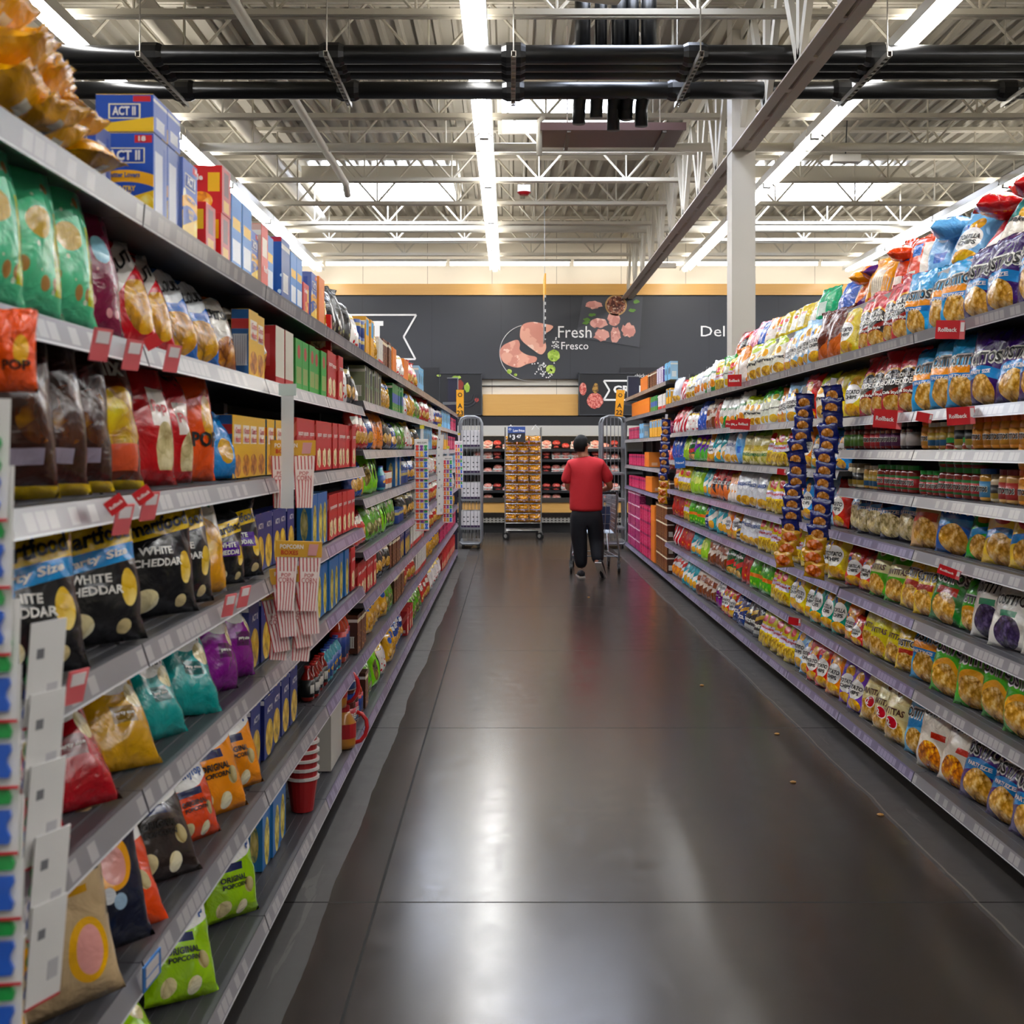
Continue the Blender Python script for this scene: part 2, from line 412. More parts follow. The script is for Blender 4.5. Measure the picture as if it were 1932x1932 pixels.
# ---------- roof joists
def joist(y):
    t = empty('roof_joist', (0, y, 5.28)); zt = CEIL - 5.28 - .03
    tc = MB(); bc = MB(); wb = MB()
    for s in (-.035, .035):
        tc.box(-14, 14, s - .025, s + .025, zt - .05, zt); bc.box(-14, 14, s - .025, s + .025, 0, .05)
    x = -14.0; k = 0
    while x < 14:
        wb.tube([(x, 0, .03), (x + .6, 0, zt - .03)], .016, 5); wb.tube([(x + .6, 0, zt - .03), (x + 1.2, 0, .03)], .016, 5)
        wb.tube([(x + 1.2, 0, .03), (x + 1.2, 0, zt - .03)], .012, 5); x += 1.2
    tc.build('top_chord', STEEL, t); bc.build('bottom_chord', STEEL, t); wb.build('web', STEEL, t)
    return t
J = [None] + [8.4 + 1.53 * i for i in range(9)] + [22.1]
j0 = joist(8.4); ORD = ['first', 'second', 'third', 'fourth', 'fifth', 'sixth', 'seventh', 'eighth', 'ninth', 'tenth', 'eleventh', 'twelfth', 'thirteenth', 'fourteenth', 'fifteenth', 'sixteenth', 'seventeenth', 'eighteenth', 'nineteenth', 'twentieth']
for i in range(13):
    j = j0 if i == 0 else copytree(j0); j.location.y = 3.8 + 1.53 * i
    if i >= 2: tag(j, 'cream steel roof joist with zigzag web, %s of the run counted from the camera' % ORD[i - 2], 'roof joist', 'roof joists under the deck')
    else: tag(j, 'cream steel roof joist overhead of the camera, above the near shelving', 'roof joist', 'roof joists under the deck')
# girder truss over the column line, with column
TXx = 2.33
t = empty('roof_girder', (TXx, 11.8, 4.6)); tag(t, 'long cream roof truss running down the aisle above the right shelving', 'truss')
gb = MB(); gb.box(-.115, -.02, -17, YB - 11.85, -.008, .008); gb.box(-.025, -.015, -17, YB - 11.85, 0, .11); gb.box(.02, .115, -17, YB - 11.85, -.008, .008); gb.box(.015, .025, -17, YB - 11.85, 0, .11)
yy = -16.5
while yy < 11: gb.box(-.03, .03, yy, yy + .09, -.004, .012); yy += .8
gb.build('bottom_chord', STEELD, t)
gt = MB()
for s in (-1, 1): gt.box(s * .06 - .05, s * .06 + .05, -17, YB - 11.85, 1.2, 1.215); gt.box(s * .015 - .005, s * .015 + .005, -17, YB - 11.85, 1.1, 1.2)
gt.build('top_chord', STEEL, t)
yy = -9.9
while yy < 11:
    for q in ((yy, .06, yy + .62, 1.15), (yy + .62, 1.15, yy + 1.24, .06), (yy + 1.24, .06, yy + 1.24, 1.15)):
        m_ = MB().beam((0, q[0], q[1]), (0, q[2], q[3]), .10, .05, up=(1, 0, 0)); wbo = m_.build('web_member', STEEL, t)
    yy += 1.24
c = MB(); c.box(-.118, .118, -.13, -.115, 0, CEIL); c.box(-.118, .118, .115, .13, 0, CEIL); c.box(-.118, -.10, -.115, .115, 0, CEIL); c.box(.10, .118, -.115, .115, 0, CEIL)
co = c.build('steel_column', mat('cfc8bb', .5), loc=(TXx + .01, 11.8, 0)); tag(co, 'square cream steel column rising out of the right shelving', 'column')
# ---------- light rows
LENS = mat('ffffff', .4, emit=TUBE, key='lens'); HOUS = mat('cfccc4', .4); UPL = mat('fffaf0', .4, emit=UP, key='up'); COVE = mat('fffaf0', .4, emit=7, key='cove')
def light():
    t = empty('strip_light'); L = 2.40
    h = MB(); h.box(-.095, .095, 0, L, .035, .10)
    for s in (-1, 1): h.poly([(s * .05, 0, .04), (s * .105, 0, -.005), (s * .105, L, -.005), (s * .05, L, .04)])
    for s in (-1, 1): h.box(min(s * .105, s * .1), max(s * .105, s * .1), 0, L, -.006, .04)
    h.build('housing', HOUS, t)
    l = MB(); l.tube([(0, .03, .022), (0, L - .03, .022)], .045, 12); l.build('lens', LENS, t, smooth=True)
    MB().box(-.05, .05, .05, L - .05, .101, .112).build('upper_lens', UPL, t)
    for y in (.0, L - .03): MB().box(-.05, .05, y, y + .03, -.024, .04).build('end_cap', mat('8f8d88', .4), t)
    return t
L0 = light(); first = True
rows = {-3.73: 'left of the shelves', -.29: 'above the middle of the aisle', 3.42: 'above the right shelving', 6.6: 'far over the right side'}
for xr, nm in rows.items():
    k = 0; y = -4.0
    while y < 20.5:
        q = L0 if first else copytree(L0); first = False
        q.location = (xr, y, 5.1)
        vis = (5.1 - EYE) * F / max(y + 2.4, .1) < VY
        tag(q, ('%s glowing strip light from the camera in the row %s' % (ORD[k], nm)) if vis else 'strip light overhead near the camera in the row %s' % nm, 'strip light', 'ceiling strip lights')
        if vis: k += 1
        y += 2.44
# rear cove light along the back wall
k = 0; x = -8.5
while x < 12:
    t = empty('cove_light', (x, YB - .35, 5.22)); l = MB().box(0, 2.35, -.03, .03, 0, .07).build('lens', COVE, t); h = MB().box(0, 2.38, -.05, .05, .071, .12).build('housing', HOUS, t)
    tag(t, '%s white cove light from the left on the back wall top' % ORD[k], 'cove light', 'cove lights along the back wall'); k += 1; x += 2.44
# ---------- skylights
SKL = mat('dfe9ff', .4, emit=SKY, key='sky')
for (x0, x1, y0, y1, nm) in ((-3.2, -.9, 18.3, 20.2, 'square skylight left of the central light row'), (-.1, 1.6, 13.9, 15.6, 'bright skylight behind the black pipes'), (3.9, 6.2, 18.3, 20.2, 'square skylight right of the column'),
                             (-6.8, -5.0, 11.6, 13.6, 'skylight above the snack bags at far left'), (.6, 1.6, 9.4, 10.9, 'skylight over the black risers')):
    t = empty('skylight', ((x0 + x1) / 2, (y0 + y1) / 2, CEIL - .12)); a_, b_ = (x1 - x0) / 2, (y1 - y0) / 2
    fr = MB()
    fr.box(-a_ - .06, a_ + .06, -b_ - .06, -b_, -.1, .11); fr.box(-a_ - .06, a_ + .06, b_, b_ + .06, -.1, .11); fr.box(-a_ - .06, -a_, -b_, b_, -.1, .11); fr.box(a_, a_ + .06, -b_, b_, -.1, .11)
    fr.build('frame', STEEL, t); MB().box(-a_, a_, -b_, b_, .06, .075).build('pane', SKL, t); tag(t, nm, 'skylight')
# ---------- black pipe bundle on struts
BLK = mat('0b0b0c', .32, spec=.6)
for i, (y, nm) in enumerate(((9.66, 'nearest black insulated pipe of the overhead bundle'), (9.86, 'second black insulated pipe of the overhead bundle'), (10.06, 'third black insulated pipe of the overhead bundle'), (10.62, 'lone black insulated pipe behind the overhead bundle'))):
    m_ = MB().tube([(-7, y, 4.87), (7, y, 4.87)], .078, 14); o = m_.build('insulated_pipe', BLK, smooth=True); tag(o, nm, 'pipe', 'black overhead pipes')
    for k in range(-4, 5):
        cl = MB()
        xx = -3.02 + 1.47 * (k + .0) + 0.0; xx = .03 + 1.5 * k
        cl.tube([(xx - .10, y, 4.87), (xx - .06, y, 4.87), (xx + .06, y, 4.87), (xx + .10, y, 4.87)], [.08, .10, .10, .08], 12)
        co = cl.build('collar', BLK, o)
for k in range(-4, 5):
    xx = .03 + 1.5 * k; t = empty('pipe_hanger', (xx, 9.3, 4.74))
    s = MB()
    s.box(-.02, -.014, 0, 1.42, 0, .04); s.box(.014, .02, 0, 1.42, 0, .04); s.box(-.02, .02, 0, 1.42, .036, .042)
    for q in range(14): s.box(-.02, .02, q * .1 + .02, q * .1 + .06, -.002, .004)
    s.build('slotted_channel', mat('b5b0a6', .4, .6), t)
    for y in (.06, 1.36): MB().tube([(0, y, 0), (0, y, CEIL - 4.74)], .006, 6).build('rod', mat('b5b0a6', .4, .6), t)
    tag(t, '%s slotted channel hanger from the left carrying the black pipes' % ORD[k + 4], 'pipe hanger', 'hangers under the black pipes')
for i, x in enumerate((.64, .80, .96, 1.08, 1.22)):
    top = 5.75; bot = (4.62, 4.68, 4.56, 4.66, 4.6)[i]; m_ = MB()
    m_.tube([(x, 10.25, top + .2), (x, 10.25, 4.98)], .055 if i % 2 else .07, 12)
    m_.tube([(x, 10.62, 4.85), (x, 10.78, 4.80), (x, 10.82, 4.74), (x, 10.82, bot)], .06, 12)
    o = m_.build('riser_pipe', BLK, smooth=True); tag(o, '%s black riser pipe from the left above the heater panel' % ORD[i], 'pipe', 'black risers')
# radiant heater plate
t = empty('radiant_heater', (1.05, 12.2, 4.85)); MB().box(-.72, .72, -.35, .35, 0, .05).box(-.74, .74, -.37, -.35, -.01, .07).build('reflector', mat('6f5552', .35, .5), t)
for x in (-.45, .52):
    MB().box(x - .02, x + .02, -.36, .36, -.03, 0).build('slotted_channel', mat('777069', .4, .6), t); MB().tube([(x, 0, .05), (x, 0, 1.18)], .007, 6).build('rod', STEELD, t)
MB().tube([(-.75, -.3, -.25), (-.75, -.3, .1), (-.7, -.3, .14)], .03, 8).build('drain_pipe', STEEL, t, smooth=True)
tag(t, 'brownish metal radiant panel hung below the black pipes', 'heater')
# sprinkler and other pipes
def pipe(pts, r, lab, m=STEEL, n=10):
    o = MB().tube(pts, r, n).build('ceiling_pipe', m, smooth=True); tag(o, lab, 'pipe'); return o
pipe([(-9, 13.7, 5.15), (12, 13.7, 5.15)], .052, 'cream sprinkler main crossing the whole ceiling in front of the column')
pipe([(-2.17, 4, 5.12), (-2.17, 15.4, 5.12), (-2.17, 15.6, 5.0)], .045, 'cream pipe running down the aisle left of the centre lights')
pipe([(-3.3, 7, 5.62), (-3.3, 20.5, 5.62)], .10, 'thick cream duct running down the aisle near the left shelves')
pipe([(-9, 19.9, 5.36), (12, 19.9, 5.36)], .06, 'cream pipe crossing the ceiling in front of the back wall')
pipe([(-9, 21.0, 5.36), (12, 21.0, 5.36)], .05, 'rearmost cream pipe crossing the ceiling over the back wall')
pipe([(-9, 8.9, 5.42), (2, 8.9, 5.42)], .04, 'cream conduit crossing at the top picture edge')
pipe([(.2, 8.7, 5.2), (.45, 8.8, 5.05), (.8, 8.9, 5.05), (.95, 9.0, 5.3)], .06, 'bent cream duct end above the black pipes')
for (x, y, zz, lab) in ((.20, 16.6, 5.26, 'red and white fire alarm strobe hung right of the centre lights'),):
    t = empty('alarm_strobe', (x, y, zz)); MB().box(-.09, .09, -.05, .05, 0, .10).build('housing', mat('f0efe8', .4), t); MB().lathe([(.06, -.04), (.1, 0)], 12).build('red_base', mat('b0141c', .4), t)
    MB().tube([(0, 0, .1), (0, 0, .75)], .006, 5).build('rod', STEEL, t); tag(t, lab, 'alarm')
for (x, y, zz, lab) in ((3.05, 22.6, 5.12, 'white junction box with cable hung right of the column'), (4.0, 13.9, 5.02, 'white wireless box on the sprinkler main at upper right')):
    t = empty('ceiling_box', (x, y, zz)); MB().box(-.17, .17, -.06, .06, 0, .09).build('housing', mat('e6e2d8', .4), t); MB().tube([(0, 0, .09), (.02, 0, .5), (-.05, 0, .9)], .008, 5).build('cable', mat('333333', .5), t); tag(t, lab, 'box')

# ------------------------------------------------------------------ shelving
SHM = mat('55555a', .4, .3); BACK = mat('26262a', .7)
def stripmat(c, lab, key):
    a = Art('price_strip', .3, 0, coat=.3); a.bg(c)
    wn = a.N.new('ShaderNodeTexWhiteNoise'); wn.noise_dimensions = '1D'; a.L.new(a.ma('FLOOR', a.ma('MULTIPLY', a.ru, 26)), wn.inputs['W'])
    m = a.ma('MULTIPLY', a.ma('GREATER_THAN', wn.outputs['Value'], .45), a.rng(a.v, .18, .82)); f = a.ma('FRACT', a.ma('MULTIPLY', a.ru, 26))
    a.over(a.ma('MULTIPLY', m, a.rng(f, .08, .92)), lab); a.over(a.rng(a.v, -.1, .08), 'c4c4c8'); return a.done()
STA = stripmat('77757a', 'a09c9e', 1); STB = stripmat('655f7c', '8f88a6', 2)
def shelf_run(side, y0, y1, a, depth, zs, base, n):
    """one bay of shelving: origin at the front foot of the bay"""
    t = empty('shelving_bay', (side * a, y0, 0)); L = y1 - y0; s = side
    def bx(x0, x1, *r): return MB().box(min(s * x0, s * x1), max(s * x0, s * x1), *r)
    bx(depth + .02, depth + .05, 0, L, .05, 2.5 if side > 0 else 2.2).build('back_panel', BACK, t)
    for q in (0, L - .03): bx(depth - .03, depth + .019, q, q + .03, 0, 2.5 if side > 0 else 2.2).build('upright', SHM, t)
    bx(.07, .10, 0, L, 0, base - .035).build('kick_plate', mat('161617', .5), t)
    for i, z in enumerate(list(zs) + [base]):
        dd = 0
        sh = bx(.012, depth, .002, L - .002, z - .032, z - .004)
        for q in range(9): sh.box(min(s * (.06 + q * .035), s * (.07 + q * .035)), max(s * (.06 + q * .035), s * (.07 + q * .035)), .01, L - .01, z - .004, z - .001)
        so = sh.build('shelf', SHM, t)
        st = MB(); h = .046; x0, x1 = s * .010, s * -.006
        yl, yr = (.004, L - .004)
        if z > 1.95: x0, x1 = s * .004, s * .008
        b = len(st.v)
        # tilted outer face plus a back so it has thickness
        st.v += [(x1, yl, z - .004 - h), (x1, yr, z - .004 - h), (x0, yr, z - .002), (x0, yl, z - .002), (x1 + s * .008, yl, z - .004 - h), (x1 + s * .008, yr, z - .004 - h), (x0 + s * .004, yr, z - .004), (x0 + s * .004, yl, z - .004)]
        st.face((b, b + 1, b + 2, b + 3), 0, [(0, 0), (1, 0), (1, 1), (0, 1)])
        for q in ((4, 7, 6, 5), (0, 4, 5, 1), (3, 2, 6, 7), (0, 3, 7, 4), (1, 5, 6, 2)): st.face([b + e for e in q], 1)
        st.build('price_strip', [STB if (z < 1.2 and (y0 > 4.5)) else STA, SHM], so)
    tag(t, n, 'shelving', 'left aisle shelving' if side < 0 else 'right aisle shelving'); return t
LA, RA = .76, 1.85
LZ1 = [2.117, 1.824, 1.51, 1.195, .89, .53]; LZ2 = [2.117, 1.86, 1.60, 1.34, 1.065, .80, .53]; LB0 = .14
RZ1 = [2.137, 1.777, 1.60, 1.387, 1.14, .82, .50]; RZ2 = [2.137, 1.79, 1.48, 1.14, .83, .50]; RZ3 = [2.42, 2.10, 1.76, 1.36, 1.03]; RB0 = .12
for k in range(13):
    y0 = 3.66 + 1.22 * (k - 2)
    shelf_run(-1, y0, y0 + 1.22, LA, .46, LZ1 if k < 4 else LZ2, LB0, 'grey steel shelving bay, %s from the camera on the left of the aisle' % ORD[k])
for k in range(13):
    y0 = 5.36 + 1.22 * (k - 2)
    shelf_run(1, y0, y0 + 1.22, RA, .32, RZ1 if k < 3 else (RZ2 if k < 9 else RZ3), RB0, 'grey steel shelving bay, %s from the camera on the right of the aisle' % ORD[k])
t = empty('top_shelf', (2.0, 2.95, 2.42)); MB().box(0, .5, 0, 7.2, -.03, 0).build('shelf', SHM, t); MB().box(-.012, 0, 0, 7.2, -.045, .002).build('price_strip', STA, t)
tag(t, 'raised grey top shelf holding overstock snack bags above the right shelving', 'shelf')

# ------------------------------------------------------------------ product designs
CH = {'cols': ('7a5226', 'cfa468', 'eed6a4')}
DK = {'cols': ('1a1428', '3d3350', '6b6080')}
PC = {'cols': ('8a7a55', 'e8dcb4', 'fbf6e2')}
TOS = ('TOSTITOS', 0, .60, 1.75, .12, K_, W_)
def tost(code, desc, c, mid, name='tortilla_chip_bag', extra=(), dims=(.29, .345, .12), chips=CH, ty=.60):
    design(code, 'bag', name, desc, dims, c, [('s', 6, .18, tuple(x * .6 for x in hx(c)[:3]), .66, .94)] + list(mid) + [('c', .05, .19, .64, .2, 13, dict(chips))] + list(extra), [('TOSTITOS', 0, ty, 1.8, .14, K_, W_)])
tost('tp', 'purple tortilla chip bag with blue band', '37205e', [('b', .36, .5, '2b7fc0', .0, -.08)]); DES['tp']['tl'].append(('PARTY SIZE', 0, .42, 1.2, .05, W_, None))
tost('tb', 'light blue tortilla chip bag with orange patch', '2f9bd6', [('b', .43, .53, 'f09a3c'), ('b', .34, .43, '2573b8')]); DES['tb']['tl'].append(('PARTY SIZE', 0, .385, 1.1, .045, W_, None))
tost('tc', 'dark blue tortilla chip bag', '1d56a8', [('b', .36, .45, '3f8fd0')])
tost('tg', 'bright green tortilla chip bag', '46a92c', [('e', .05, .3, .66, .17, 'e4a02c')])
tost('ty', 'yellow tortilla chip bag with red patch', 'ecc51b', [('r', -.5, .7, .36, .47, 'b3362a')])
tost('tyb', 'yellow tortilla chip bag with blue party band', 'e8c01c', [('e', 0, .62, .5, .12, 'c4382c'), ('b', .34, .46, '2a7cc0', .02, -.06)], ty=.84)
tost('tdg', 'dark green tortilla chip bag with red patch', '2c7433', [('r', -.5, .6, .36, .47, 'b53a30')])
tost('tw', 'white tortilla chip bag with coloured diamonds', 'dcdad4', [('s', 8, .2, '3d5f9a', .62, .86), ('r', -.35, .4, .38, .46, '4f8d70')], chips=DK)
tost('tl', 'pale blue tortilla chip bag with wavy band', '7fb9de', [('b', .4, .52, '3f88c4', .06)])
tost('twf', 'white tortilla chip bag with pictured dip bowl', 'dbd2c6', [('r', .1, .8, .44, .52, 'c0392f')], chips={'cols': ('5c2010', 'd07a2a', 'efcf80')}, ty=.78)
tost('trc', 'cream and red tortilla chip bag', 'd9b48a', [('r', -.8, .7, .34, .46, 'd0503a')], ty=.80)
tost('tgc', 'green edged party size tortilla chip bag', '3f9440', [('e', 0, .7, .5, .12, 'c98f45'), ('b', .38, .5, '2b88c8', .1)], ty=.87)
def sant(code, desc, c, body, txt=BR):
    design(code, 'bag', 'tortilla_chip_bag', desc, (.25, .33, .12), c, [('r', -2, 2, .38, .60, body), ('e', .1, .76, .3, .10, body), ('e', .1, .76, .2, .07, '8a4a22'), ('c', 0, .18, .8, .17, 12, CH)], [('SANTITAS', 0, .47, 1.6, .1, txt)])
sant('sg', 'lime green tortilla chip bag with cream band', '58b02a', 'e6dfb2'); sant('sy', 'yellow tortilla chip bag with brown lettering', 'e0cc1e', 'eadf6a'); sant('sc', 'cream tortilla chip bag with red price heart', 'd6c493', 'e2d6a8')
DES['sc']['layers'] += [('e', .1, .3, .34, .1, 'f4ecec'), ('e', .1, .3, .3, .085, 'c0202c')]; DES['sc']['tl'].append(('2', -.05, .3, .2, .1, W_))
design('otb', 'bag', 'tortilla_chip_bag', 'red topped black tortilla chip bag', (.25, .33, .11), 'c4232a', [('b', .30, .70, '191515', .0, -.2), ('b', .66, .70, 'd8902c', 0, -.2), ('b', .26, .34, '8c1f1c', .1), ('c', .1, .14, .7, .13, 12, CH)], [('ON THE', 0, .56, 1.1, .07, W_), ('BORDER', 0, .46, 1.5, .09, W_), ('Cafe Style', 0, .30, 1.2, .06, W_)])
def gv(code, desc, c, txt=('POTATO', 'CHIPS'), name='potato_chip_bag', chip=('a5661a', 'e0a63c', 'f3d37a'), dims=(.24, .31, .11)):
    design(code, 'bag', name, desc, dims, c, [('c', .1, .68, .4, .12, 6, {'cols': chip}), ('e', 0, .42, .7, .2, 'eceae6'), ('e', -.45, .64, .16, .05, '2456a4'), ('c', .05, .13, .7, .11, 9, {'cols': chip})], [(txt[0], .02, .46, 1.15, .085, K_), (txt[1], .02, .36, .95, .075, K_)])
gv('gb', 'pale blue potato chip bag with white oval', 'a9cbe6'); gv('gy', 'yellow potato chip bag with white oval', 'd8c223'); gv('gr', 'red potato chip bag with white oval', 'cc2a22')
gv('go', 'orange potato chip bag with white oval', 'e57c1e'); gv('gt', 'sea green tortilla chip bag with white oval', '1f9a80', ('TORTILLA', 'CHIPS'), 'tortilla_chip_bag'); gv('gp', 'violet potato chip bag with white oval', '7a5aae')
gv('grt', 'big red tortilla chip bag with white oval', 'c22a20', ('TORTILLA', 'CHIPS'), 'tortilla_chip_bag', dims=(.30, .30, .13)); gv('gc', 'sky blue clear tortilla chip bag', '86b4dc', ('TORTILLA', 'CHIPS'), 'tortilla_chip_bag', dims=(.28, .34, .13))
gv('gl', 'bright blue chip bag with white oval', '2f8fd6')
def plain_(code, desc, c, layers, tl=(), name='snack_bag', dims=(.23, .30, .10)): design(code, 'bag', name, desc, dims, c, list(layers), list(tl))
lay = lambda c2: [('r', -2, 2, .3, .56, c2), ('e', 0, .68, .36, .1, 'd8342c'), ('c', 0, .15, .75, .14, 6, {'cols': ('8a6a14', 'dcb43a', 'f2dc80')})]
plain_('yl', 'yellow chip bag with red emblem', 'dcc41a', [('e', 0, .68, .36, .1, 'd83a2c'), ('r', -.8, .8, .34, .52, 'd9d4e4'), ('s', 5, .2, 'cc3a34', .3, .52), ('c', 0, .15, .85, .16, 12, {'cols': ('7a5a14', 'd0a83a', 'efdc88')})], [('crisps', 0, .44, 1.2, .08, RD)])
plain_('yw', 'yellow chip bag showing its white nutrition panel', 'd4b81c', [('r', -.4, .45, .2, .66, 'eceae0'), ('t', 18, .3, 'b0ac9c', .24, .5), ('e', 0, .6, .25, .05, 'c03a2c')])
plain_('bkt', 'teal and white baked chip bag', '1c8782', [('b', -.1, .55, 'ece6da', .35), ('e', -.1, .5, .3, .1, 'e0b04a')], [('baked', -.1, .36, 1.1, .1, K_)])
plain_('rw', 'red and white striped snack bag', 'c01e28', [('b', .3, .52, 'eee6e2', .5)])
plain_('lb', 'plain sky blue snack bag seen from behind', '86b6e2', [('r', -.3, .35, .25, .42, '2a62c0'), ('e', 0, .66, .3, .07, 'eceef2')], dims=(.26, .34, .13))
plain_('orr', 'orange red snack bag seen from behind', 'e2481c', [('r', -.5, .1, .55, .75, '3a6ec0'), ('r', .2, .75, .2, .75, 'efe6dc'), ('r', -.6, -.1, .14, .3, 'efe6dc')], dims=(.26, .36, .12))
plain_('yor', 'golden orange snack bag with white panel', 'e89a1c', [('r', -.3, .35, .12, .66, 'efe6d4'), ('t', 16, .3, 'b9ae9c', .2, .5)], dims=(.26, .34, .12))
plain_('por', 'purple and orange snack bag', 'e2701c', [('b', -.2, .25, '4a1e66', .3), ('b', .8, 1.2, '4a1e66', -.2)], dims=(.26, .34, .12))
plain_('blu', 'royal blue snack bag', '1b4cb0', [('e', .1, .6, .26, .07, 'dfe6ee'), ('s', 4, .12, 'dce6f4', 0, .5)], dims=(.24, .32, .12))
plain_('grn', 'emerald green snack bag', '2aa06c', [('r', -.4, .4, .2, .55, 'c8d6cc')], dims=(.24, .32, .12))
plain_('rdl', 'glossy red snack bag', 'c81f22', [('s', 5, .2, 'e8742c', .1, .7), ('r', -.5, .5, .4, .6, '9c1418')], dims=(.25, .33, .13))
plain_('pk', 'pink snack bag', 'd98a9c', [('e', 0, .5, .5, .18, 'f0c4c8')])
plain_('dbr', 'dark brown and orange barbecue chip bag', '5a2014', [('b', -.1, .3, 'c8622a', .2)], dims=(.24, .33, .12))
plain_('nut', 'white snack bag with yellow green top', 'e6e2d2', [('b', .74, 1.1, 'b6c832', .1), ('e', -.2, .6, .35, .1, 'e0a23a'), ('c', .1, .14, .7, .13, 6, {'cols': ('8a5a1a', 'd6a440', 'f0d890')})], [('harvest', 0, .42, 1.4, .09, K_)])
plain_('ng', 'white snack bag with leafy green top', 'dfe2d4', [('b', .66, 1.1, '3f9a3c', -.1), ('e', .1, .72, .35, .08, 'd8c83a'), ('e', 0, .16, .6, .1, 'd9b44a')], [('the good one', 0, .42, 1.5, .07, K_)])
plain_('sim', 'white snack bag with green writing', 'e2e0da', [('b', -.1, .2, '3a8a46', .3), ('c', -.1, .26, .5, .12, 6, {'cols': ('a5561a', 'e89a4c', 'f6c88a')})], [('simply', 0, .6, 1.3, .12, GR)])
plain_('sib', 'white snack bag with blue edge', 'e2dfda', [('r', .4, 2, 0, 1, '2a56b4'), ('c', -.2, .26, .45, .14, 6, {'cols': ('a5461a', 'e8874c', 'f6c08a')})], [('simply', -.2, .62, 1, .1, BL)])
plain_('orw', 'orange and white snack bag', 'ee8f22', [('b', -.1, .42, 'ece2da', .3), ('e', -.1, .5, .4, .12, 'f3ede6')])
plain_('bwc', 'grey white baked chip bag', 'c9ccd2', [('e', 0, .56, .5, .14, 'e9ecef'), ('c', 0, .15, .7, .12, 6, {'cols': ('9a6a1a', 'd8a440', 'f0d890')})], [('BAKED', 0, .58, 1.2, .1, BL)])
plain_('ming', 'cream crisp bag with gold and green lettering', 'd9cf9a', [('b', .8, 1.1, '6f8f3a'), ('r', -.8, .8, .36, .52, 'cdb96a'), ('c', 0, .14, .6, .1, 6, {'cols': ('8a8a3a', 'd8cc7a', 'efe8b0')})], [('MINGS', 0, .26, 1.2, .09, GR)])
plain_('teal', 'teal and turquoise snack bag', '1d98a6', [('b', .3, .5, 'e8e2d8', .2), ('e', .1, .2, .5, .12, 'd6a24a')])
plain_('rb', 'black and red flame snack bag', '1a1416', [('b', .55, 1.1, 'c81c20', .2), ('b', -.1, .35, 'd2641c', -.3)], [('TAKE', 0, .5, 1.2, .12, W_)])
plain_('lime', 'lime green snack bag', '8dc21f', [('e', 0, .5, .5, .14, 'd9e68a'), ('b', .8, .9, '4c8a1c')])
plain_('mix', 'bag with purple, green and yellow panels', '6a3aa0', [('b', -.1, .4, '4fa83a', .2), ('e', .1, .7, .5, .12, 'e8d23a')])
plain_('brw', 'brown and white pita crisp bag', 'cfc4b6', [('b', -.1, .35, '6b3a22', .1), ('r', -.6, .6, .5, .7, '8a4a2a')])
plain_('dgb', 'dark green snack bag with pale lettering', '1f5a2c', [('b', .3, .45, 'c02a24', .1), ('c', 0, .15, .6, .1, 6, CH)], [('veggie', 0, .62, 1.3, .12, W_)])
plain_('gsn', 'leafy green snack bag', '4fa32c', [('s', 5, .25, 'b5d86a', 0, 1), ('b', .3, .4, 'e0742c', 0)])
plain_('rsn', 'deep red snack bag with gold drawings', 'b4281c', [('s', 4, .22, 'e2a24a', 0, 1)])
plain_('veg', 'white veggie straw bag with orange sticks', 'e6e4de', [('b', .56, .72, 'c8342c', .1, -.1), ('c', 0, .22, .85, .2, 9, {'cols': ('b8480c', 'f08a1a', 'f8b83c')})], [('veggie', 0, .66, 1.3, .09, W_)], dims=(.3, .32, .13))
plain_('bpr', 'navy pretzel bag with gold strip', '20356e', [('b', .5, .62, 'd9a63a', .1), ('s', 5, .2, 'd8dce4', .15, .45)], [('PRETZEL', 0, .32, 1.4, .1, W_)])
plain_('kpr', 'charcoal pretzel bag with gold strip', '2b2c2e', [('b', .5, .62, 'c8a24a', .1), ('b', .1, .2, 'a9aba8')], [('TWISTS', 0, .32, 1.3, .1, W_)])
plain_('pit', 'clear topped party size pita chip bag', '2c2a4c', [('b', .42, .58, '2f6cb0', .05), ('c', 0, .25, .9, .22, 11, {'cols': ('6a5a34', 'd8c89a', 'efe6cc')})], [('PARTY SIZE', 0, .48, 1.4, .07, W_)], dims=(.27, .32, .13))
# popcorn and left side bags
def smart(code, desc, band2=None, word='CHEDDAR', dims=(.27, .315, .13)):
    ly = [('b', .62, .80, 'dcb51e', .07)]
    if band2: ly.append(('b', .50, .62, '3c8cc8', .07))
    ly += [('c', .6, .36, .17, .13, 5, {'cols': ('b98a3a', 'e0c070', 'f3e2a8')}), ('c', -.35, .12, .28, .09, 4, PC), ('e', .5, .1, .14, .05, 'd9c9a0')]
    tl = [('Smartfood', 0, .71, 1.55, .12, K_, None, .12), ('WHITE', -.15, .43 if band2 else .5, .75, .06, W_), (word, -.1, .35 if band2 else .41, 1.1, .06, W_)]
    if band2: tl.append(('Party Size', .05, .56, 1.2, .07, W_, None, .1))
    design(code, 'bag', 'popcorn_bag', desc, dims, '17171a', ly, tl)
smart('sf', 'black popcorn bag with slanted yellow band'); smart('sfp', 'black popcorn bag with yellow and blue bands', 1)
smart('sfs', 'small black popcorn bag with purple flavour patch', dims=(.19, .24, .09)); DES['sfs']['layers'].append(('r', -.4, .6, .36, .54, '5a3f8f'))
plain_('jal', 'white popcorn bag with green lettering and golden popcorn', 'dedad0', [('b', -.1, .35, 'dd9a18', .15), ('c', 0, .5, .7, .2, 4, {'cols': ('9a6a2a', 'e2b060', 'f6dca0')})], [('JAM', 0, .82, 1.2, .1, GR)], name='popcorn_bag', dims=(.2, .32, .11))
